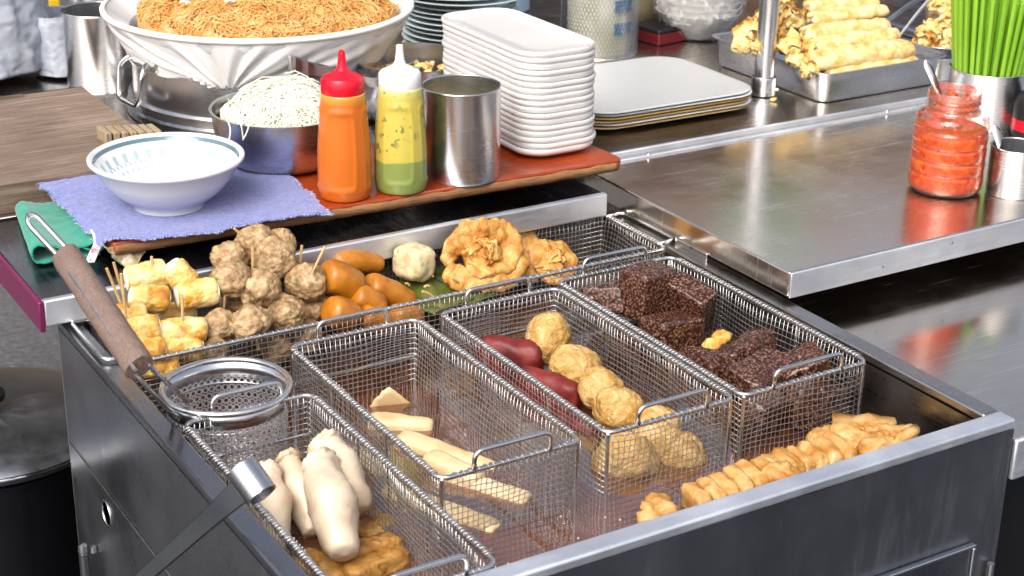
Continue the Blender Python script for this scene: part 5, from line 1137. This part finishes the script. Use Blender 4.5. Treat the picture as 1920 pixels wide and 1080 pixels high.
rb_ = at(1248, 88, .0405); t = thing('lidded_box', 'dark red plastic box with a black lid in front of the tan bowls', 'box', (rb_.x+.03, rb_.y+.05, .0405), math.radians(8)); obj('box_body', G().box(-.045, .05, -.035, .04, 0, .022), 'dark_red', t, bevel=.003); obj('lid', G().box(-.047, .052, -.037, .042, .0222, .03), 'black', t, bevel=.003)
pw = at(1335, 78, .0405); wc = (pw.x, pw.y+.045)
wb = obj('rice_bowl', G().lathe([(0, .004), (.038, .0), (.042, .004), (.066, .030), (.080, .050), (.0815, .052), (.079, .052), (.064, .032), (.038, .012), (0, .01)], 56), 'plate_white', smooth=60)
for i in range(5):
    o = wb if i == 0 else wb.copy()
    if i: C.objects.link(o)
    o.location = (wc[0], wc[1], .0412+i*.0115); tag(o, ['lowest', 'second lowest', 'middle', 'second highest', 'highest'][i]+' white bowl of the film wrapped stack near the pole', 'bowl', 'wrapped white bowls')
def film(u, v):
    a = u*2*math.pi; r = np.interp(v, [0, .05, .3, .5, .7, .9, 1], [.044, .05, .076, .087, .0875, .07, .0]); z = np.interp(v, [0, .05, .3, .5, .7, .9, 1], [.041, .043, .072, .092, .135, .155, .158]); k = 1+.035*fbm((math.cos(a), math.sin(a), z*20), 2.4, 4)+.02*fbm((math.cos(a), math.sin(a), z*30), 7, 6); return (wc[0]+r*k*math.cos(a), wc[1]+r*k*math.sin(a), z)
tag(obj('plastic_film', G().grid(film, 120, 50, wrap=True), 'film', smooth=180), 'crinkled clear film wrapped round the stack of white bowls', 'plastic film')
# pole
pp = at(1430, 177, .0405); t = thing('canopy_pole', 'upright steel pole in a round socket on the rear counter', 'pole', (pp.x, pp.y, .0405))
obj('tube', G().lathe([(.0166, .001), (.0166, 1.6)], 40, caps=True), 'steel_v', t, smooth=40)
obj('socket', G().lathe([(.0172, .001), (.0212, .0015), (.0212, .030), (.0205, .032), (.0172, .0322)], 40, caps=False), 'steel_turn', t, smooth=40)
for a in (-1.0,): obj('set_screw', G().add(*(lambda b: (b.v, b.f))(place(G().lathe([(.003, 0), (.003, .006), (0, .0065)], 10), (.0205*math.cos(a), .0205*math.sin(a), .012), orient((math.cos(a), math.sin(a), 0))))), 'chrome', t)
cr = at(1450, 189, .0405); tag(obj('pastry_crumb', place(blob((.006, .004, .003), amp=.8, sc=1.2, seed=3, n=3), cr+Vector((0, 0, .002))), 'crisp', smooth=180), 'small golden pastry crumb at the foot of the pole', 'crumb')
# spring roll tray
def pan(name, label, x0, x1, y0, y1, z0, z1, inset, rc, cat='tray', mat='steel_turn'):
    t = thing(name, label, cat, ((x0+x1)/2, (y0+y1)/2, z0)); w_, l_ = x1-x0, y1-y0; h = z1-z0; v = []; n = 7; m = 4*(n+1)
    prof = [(inset+.01, 0), (inset+.002, .001), (inset-.001, .005), (.003, h-.003), (-.002, h-.0015), (-.0055, h-.001), (-.0058, h+.0005), (-.002, h+.001), (.0035, h-.001), (inset+.001, .007), (inset+.006, .003), (inset+.02, .0025)]
    for ins, z in prof: v += [(x, y, z) for x, y in rrect(w_-2*ins, l_-2*ins, max(rc-ins*.5, .006), n)]
    f = [(j*m+k, j*m+(k+1) % m, (j+1)*m+(k+1) % m, (j+1)*m+k) for j in range(len(prof)-1) for k in range(m)]+[tuple(range(m))[::-1], tuple((len(prof)-1)*m+k for k in range(m))]
    obj('pan_body', G().add(v, f), mat, t, smooth=40); return t
q1, q2, q3 = at(1540, 150, .085), at(1748, 118, .085), at(1352, 76, .085)
pan('roll_tray', 'deep steel tray piled with pale spring rolls beside the pole', .515, .792, .914, 1.215, .0405, .093, .009, .022)
TY0 = .922
def spring_roll(a, b, y, r, lab, seed, flare=0, kid=0):
    A, B = aty(*a, y), aty(*b, y-.006); R = pxm(r, A); P = [A+(B-A)*f for f in ends(34)]; t_ = ends(34)
    ra = R*1.12*np.interp(t_, [0, .02, .10, .5, .9, .98, 1], [.55+flare, .9+flare*.5, 1, 1.05, .98, .80, .5]); rb_ = R*np.interp(t_, [0, .02, .10, .5, .9, .98, 1], [.25, .6, .85, .95, .85, .6, .3])
    o = tag(obj('spring_roll', sweep(P, ra, rb_, 26, up=(0, -.3, 1), noise=R*.22, sc=30, seed=seed, fine=R*.09, fsc=120), 'wrapper', smooth=180), lab, 'spring roll', 'spring rolls in the deep tray')
    for e_, s_ in ((A, -1),):
        d_ = (B-A).normalized()*s_; w_ = G().grid(lambda u, v: tuple(e_-d_*R*.3+d_*R*(.1+.75*v)+Vector((0, -.35, 1)).normalized()*R*(u-.5)*(1.5-.5*v)+Vector((0, -1, 0))*R*(.2+.35*fbm((u*3, v*3, seed), 1.5, seed+s_))), 12, 8); obj('wrapper_flap', w_, 'wrapper', o, smooth=180, solid=.0009)
for i, (a, b, y, r, lab, fl_) in enumerate([
 ((1548, 140), (1722, 116), TY0+.028, 16, 'lowest spring roll along the front edge of the tray', .1),
 ((1520, 116), (1706, 92), TY0+.045, 24, 'thickest spring roll lying just above the front edge', .35),
 ((1524, 84), (1684, 64), TY0+.080, 16, 'spring roll third up from the front with green showing through', .3),
 ((1506, 62), (1664, 46), TY0+.110, 16, 'spring roll fourth up from the front of the pile', .3),
 ((1518, 36), (1662, 18), TY0+.140, 15, 'spring roll second from the top of the pile with a sharp right end', .1),
 ((1512, 14), (1644, 4), TY0+.165, 15, 'topmost spring roll cut by the photo edge', .1)]): spring_roll(a, b, y, r, lab, i+1, fl_)
def crumple(c, y, r, lab, seed, mat='crisp', grp='crumpled fried pastries in the deep tray', name='fried_pastry'):
    p = aty(*c, y); R = pxm(r, p); g = place(blob((R*.75, R*.7, R*.65), amp=.5, sc=1.3, seed=seed, n=4, fine=.16, fsc=4), p); rg = random.Random(seed)
    for k in range(6):
        a0 = rg.random()*6.28; el = rg.uniform(-.3, 1.2); d = Vector((math.cos(a0)*math.cos(el), math.sin(a0)*math.cos(el), math.sin(el))); sx_ = d.cross(Vector((rg.uniform(-1, 1), rg.uniform(-1, 1), 1))).normalized(); sy_ = d.cross(sx_); s2 = rg.random()*9
        w = G().grid(lambda u, v: tuple(p+d*R*(.62-.9*((u-.5)**2+(v-.5)**2)+.42*fbm((u*2.2+s2, v*2.2, s2), 1.1, seed+k))+sx_*R*(u-.5)*1.9+sy_*R*(v-.5)*1.5), 15, 13); g.add(w.v, w.f)
    for k in range(0):
        a0 = rg.random()*6.28; el = rg.uniform(.1, .9); d = Vector((math.cos(a0)*math.cos(el), math.sin(a0)*math.cos(el), math.sin(el))); sdv_ = d.cross(Vector((0, 0, 1))).normalized(); s2 = rg.random()*9
        w = G().grid(lambda u, v: tuple(p+d*R*(.55+.5*v)+sdv_*R*(u-.5)*(1.1+.3*v)+d.cross(sdv_)*R*.3*fbm((u*2, v*2, s2), 1.2, seed)), 9, 7); g.add(w.v, w.f)
    tag(obj(name, g, mat, smooth=180), lab, 'fried pastry', grp)
for i, (c, y, r, lab) in enumerate([
 ((1402, 62), TY0+.16, 26, 'crumpled golden pastry at the far left corner of the deep tray'), ((1392, 84), TY0+.13, 18, 'small crumpled pastry at the left rim below the corner one'), ((1425, 86), TY0+.10, 20, 'crumpled pastry hidden behind the pole'),
 ((1478, 82), TY0+.085, 26, 'crumpled pastry just right of the pole'), ((1482, 40), TY0+.14, 28, 'brown edged crumpled pastry at the upper right of the pole'), ((1470, 10), TY0+.18, 22, 'crumpled pastry at the top edge right of the pole'),
 ((1496, 112), TY0+.055, 22, 'crumpled pastry in front of the thickest roll'), ((1518, 132), TY0+.035, 17, 'crumpled pastry at the front left rim of the tray'), ((1508, 88), TY0+.075, 20, 'crumpled pastry at the left ends of the rolls'), ((1440, 40), TY0+.16, 26, 'crumpled pastry deep behind the pole')]): crumple(c, y, r, lab, 200+i)
# small pan of fried pieces at the right and the clear tongs
sp_ = at(1768, 150, .0405); can('steel_cup', 'small steel cup with fried dumplings behind the green chopsticks', 'cup', (sp_.x+.012, sp_.y+.032, .0405), .042, .038, 'steel_turn', rim=.0012)
for i, (c, y, r, lab) in enumerate([((1742, 62), 1.10, 22, 'long golden fried piece at the top left of the right heap'), ((1775, 48), 1.12, 26, 'golden fried piece at the top of the right heap'), ((1735, 78), 1.05, 22, 'golden fried piece at the left of the right heap'), ((1775, 92), 1.03, 20, 'pale folded fried dumpling in the small cup'), ((1765, 14), 1.28, 24, 'golden fried piece far back at the top edge'), ((1722, 92), 1.06, 18, 'golden fried piece low beside the spring roll tray'), ((1790, 68), 1.06, 20, 'golden fried piece half behind the chopsticks')]): crumple(c, y, r, lab, 300+i, grp='fried pieces at the right', name='fried_dumpling')
bt2 = at(1760, 95, .0405); tag(obj('food_tray', G().box(bt2.x+.02, bt2.x+.3, bt2.y+.05, bt2.y+.30, .0405, .060), 'steel_dark', bevel=.006), 'dark shallow tray at the back right under the fried pieces', 'tray')
t = thing('clear_tongs', 'clear plastic tongs leaning from the roll tray up to the right', 'tongs', (0, 0, 0)); up = Vector((0, -.5, 1)).normalized()
for a, b, y in (((1660, 42), (1745, -14), 1.16), ((1682, 74), (1752, -12), 1.12)):
    A, B = aty(*a, y), aty(*b, y+.06); obj('arm', strip(cat_rom([A, A.lerp(B, .5)+Vector((0, 0, .003)), B], 8), .0075, .0012), 'clear' if y < 1.15 else 'steel', t, smooth=40)
# chopsticks
ch = at(1842, 228, .0405); chx, chy = ch.x, ch.y; CR = .0600
t = can('chopstick_cup', 'tall steel cup packed with lime green chopsticks behind the chili jar', 'cup', (chx, chy, .0405), CR, .088, 'steel_turn', rim=.0016)
hh = Vector(RT)*1.0; ho = hh*CR
obj('cup_handle', G().tubes([fillet([ho+Vector((0, 0, .074)), ho+hh*.026+Vector((0, 0, .078)), ho+hh*.026+Vector((0, 0, .03)), ho+Vector((0, 0, .026))], .008, 5)], .0035, 8), 'chrome', t, smooth=180)
cs = obj('chopstick', G().add(*(lambda b: (b.v, b.f))(G().prism(rrect(.0062, .0062, .0009, 2), 0, .24))), 'chop', smooth=40, bevel=.0003)
k = 0; spots = []
for rr_, nn in ((.054, 30), (.046, 25), (.037, 19), (.027, 13), (.014, 6)):
    for i in range(nn): spots.append((rr_, 2*math.pi*(i+.3*random.random())/nn))
for j, (r_, a) in enumerate(spots):
    o = cs if j == 0 else cs.copy()
    if j: C.objects.link(o)
    av = Vector((math.cos(a), math.sin(a), 0)); rt_ = av.dot(Vector(RT)); fr_ = -av.dot(Vector(FW))
    foot = Vector((chx, chy, .046))+av*r_*.80; top = Vector((chx, chy, .1285))+av*r_*(1.0 if r_ > .05 else .98+.1*random.random())
    d = (top-foot).normalized()+Vector((random.uniform(-.012, .012), random.uniform(-.012, .012), 0))*(1 if r_ < .05 else .4); d.normalize()
    o.rotation_mode = 'QUATERNION'; o.rotation_quaternion = orient(d, (math.cos(a+random.uniform(-.3, .3)), math.sin(a), 0))
    o.location = top-d*((top-foot).length-(0 if rt_ < -.1 else random.uniform(-.004, .004))); o.scale = (1, 1, 1.0 if rt_ < -.15 else (.83+.1*random.random() if rt_ > .05 else .92))
    tag(o, 'lime green chopstick standing in the tall steel cup', 'chopstick', 'green chopsticks in the steel cup')
# chili jar
jp = at(1770, 352, .0405); t = thing('chili_jar', 'ribbed clear jar of red chili sauce without its lid, at the front of the worktop', 'jar', (jp.x, jp.y, .0405)); JR = .0520
op = [(.0, 0), (.046, 0), (.0495, .002), (.0515, .006)]
for i in range(4):
    z = .012+i*.0195; op += [(.0520, z), (.0522, z+.012), (.0512, z+.0155), (.0503, z+.0175), (.0512, z+.0195)]
op += [(.0520, .094), (.0518, .100), (.0505, .106), (.0465, .112), (.0410, .1155), (.0375, .118), (.0368, .122), (.0385, .1235), (.0385, .126), (.0368, .128), (.0366, .132), (.0380, .1335), (.0380, .136), (.0366, .138), (.0366, .144), (.0358, .1452), (.0346, .144), (.0346, .12), (.0385, .114)]
def scl(l, k): return [(r*1.0, z*k) for r, z in l]
obj('jar_wall', G().lathe(scl(op, .985), 80), 'jar', t, smooth=60)
ci = [(0, .002), (.0455, .002), (.0505, .008)]+[(r-.0012, z) for r, z in op[4:-19]]
ci = [(0, .002), (.0455, .002), (.0500, .006)]+[(r-.0011, z*.985) for r, z in op[4:-17] if .010 < z < .088]+[(.0500, .0885), (.048, .0895), (.03, .087), (0, .089)]
obj('chili_sauce', G().lathe(ci, 64), 'chili', t, smooth=50)
sm = G()
for i in range(14):
    a = random.uniform(0, 6.28); rr_ = .0335; z = random.uniform(.118, .134); b = place(blob((.005, .004, .004), amp=.8, sc=1, seed=i, n=2), (rr_*math.cos(a)*.95, rr_*math.sin(a)*.95, z)); sm.add(b.v, b.f)
for i in range(8):
    b = place(blob((.009, .007, .006), amp=.8, sc=1, seed=30+i, n=3), (random.uniform(-.012, .02), random.uniform(-.01, .02), .118+random.uniform(-.004, .008))); sm.add(b.v, b.f)
cl_ = place(blob((.022, .018, .016), amp=.5, sc=1, seed=99, n=4), (.004, .006, .104)); sm.add(cl_.v, cl_.f)
obj('sauce_smear', sm, 'chili', t, smooth=180)
def spoon(label, tip, foot, y0_, y1_, w_, par=None):
    A, B = aty(*tip, y0_), aty(*foot, y1_); D_ = (B-A); n = 24; P = [A+D_*f for f in np.linspace(0, 1, n)]; wd = np.interp(np.linspace(0, 1, n), [0, .04, .12, .45, .8, 1], [.3, .75, 1, .75, .45, .42])*w_
    sdx = Vector(RT); nv = D_.normalized().cross(sdx).normalized(); v = []
    for i, p in enumerate(P):
        for k in range(10): a = 2*math.pi*k/10; v.append(tuple(p+sdx*wd[i]*math.cos(a)+nv*.0014*math.sin(a)))
    f = [(i*10+k, i*10+(k+1) % 10, (i+1)*10+(k+1) % 10, (i+1)*10+k) for i in range(n-1) for k in range(10)]+[tuple(range(10))[::-1], tuple((n-1)*10+k for k in range(10))]
    return tag(obj('spoon', G().add(v, f), 'chrome', smooth=60), label, 'spoon')
spoon('steel spoon with its handle leaning left out of the chili jar', (1736, 112), (1780, 225), jp.y+.02, jp.y+.01, .0062)
cu_ = at(1897, 360, .0405); t = can('steel_cup', 'small steel cup with a spoon at the right edge in front of the chopsticks', 'cup', (cu_.x, cu_.y, .0405), .0365, .068, 'steel_turn', rim=.0014)
ho = -Vector(RT)*.036; obj('cup_handle', G().tubes([fillet([ho+Vector((0, .01, .034)), ho-hh*.010+Vector((0, .012, .034)), ho-hh*.010+Vector((0, .012, .016)), ho+Vector((0, .01, .016))], .005, 5)], .0030, 8), 'chrome', t, smooth=180)
spoon('steel spoon standing in the small cup at the right edge', (1866, 233), (1884, 315), cu_.y+.004, cu_.y+.0, .0060)
so_ = at(1958, 262, .0405); t = thing('soy_bottle', 'dark sauce bottle with a red band cut by the right edge', 'bottle', (so_.x+.004, so_.y+.03, .0405)); obj('bottle_body', G().lathe([(0, 0), (.031, 0), (.033, .004), (.033, .05), (.028, .062), (.014, .074), (.012, .095), (0, .095)], 40), 'black', t, smooth=50); obj('red_band', G().lathe([(.0333, .010), (.0333, .028)], 40, caps=False), 'red_cap', t, smooth=180)

# ------------------------------------------------------------------ lower left
pz_ = -.26; pa, pb_ = at(60, 872, pz_), at(60, 697, pz_); cx_ = (pa+pb_)/2; c0 = at(-22, 788, pz_); PR = (pb_-pa).length*.56
t = thing('stock_pot', 'big black stock pot with a pale metal lid on the ground left of the vat', 'pot', (c0.x, c0.y, -.75))
zl = pz_+.75
obj('pot_body', G().lathe([(0, 0), (PR*.95, 0), (PR*.97, .01), (PR*.985, zl-.03), (PR*1.02, zl-.02), (PR*.97, zl-.018), (0, zl-.018)], 80), 'pot_black', t, smooth=40)
ld = obj('lid', G().lathe([(PR*1.06, zl-.012), (PR*1.07, zl-.004), (PR*1.04, zl), (PR*.95, zl+.006), (PR*.5, zl+.014), (0, zl+.016)], 80, caps=False), 'steel_lid', t, smooth=40, solid=.001)
obj('lid_edge', G().tubes([[(PR*1.065*math.cos(a), PR*1.065*math.sin(a), zl-.004) for a in np.linspace(0, 2*math.pi, 80, endpoint=False)]], .003, 8, closed=True, ref=(0, 0, 1)), 'chrome', ld, smooth=180)
obj('lid_knob', G().lathe([(.012, zl+.016), (.012, zl+.03), (.026, zl+.034), (.026, zl+.042), (0, zl+.044)], 24), 'black', t, smooth=40)
vp = atx(156, 1032, -.822); t = thing('gas_valve', 'small steel gas valve on the lower left corner of the vat', 'valve', (0, 0, 0))
obj('knob', G().lathe([(0, .010), (.0055, .008), (.0065, .0), (.0055, -.004)], 16, tuple(vp)), 'chrome', t, smooth=50); obj('stem', G().lathe([(.0060, -.0045), (.0060, -.045)], 16, tuple(vp)), 'steel_dark', t, smooth=50)
v2 = vp+Vector((.011, -.006, .002)); obj('bolt', G().lathe([(0, .005), (.004, .004), (.0045, -.004)], 12, tuple(v2)), 'chrome', t, smooth=50)
obj('hose', G().tubes([cat_rom([vp+Vector((0, 0, -.046)), vp+Vector((.006, -.01, -.075)), vp+Vector((.004, -.012, -.13)), vp+Vector((0, -.01, -.3))], 8)], .0055, 10), 'black', t, smooth=180)
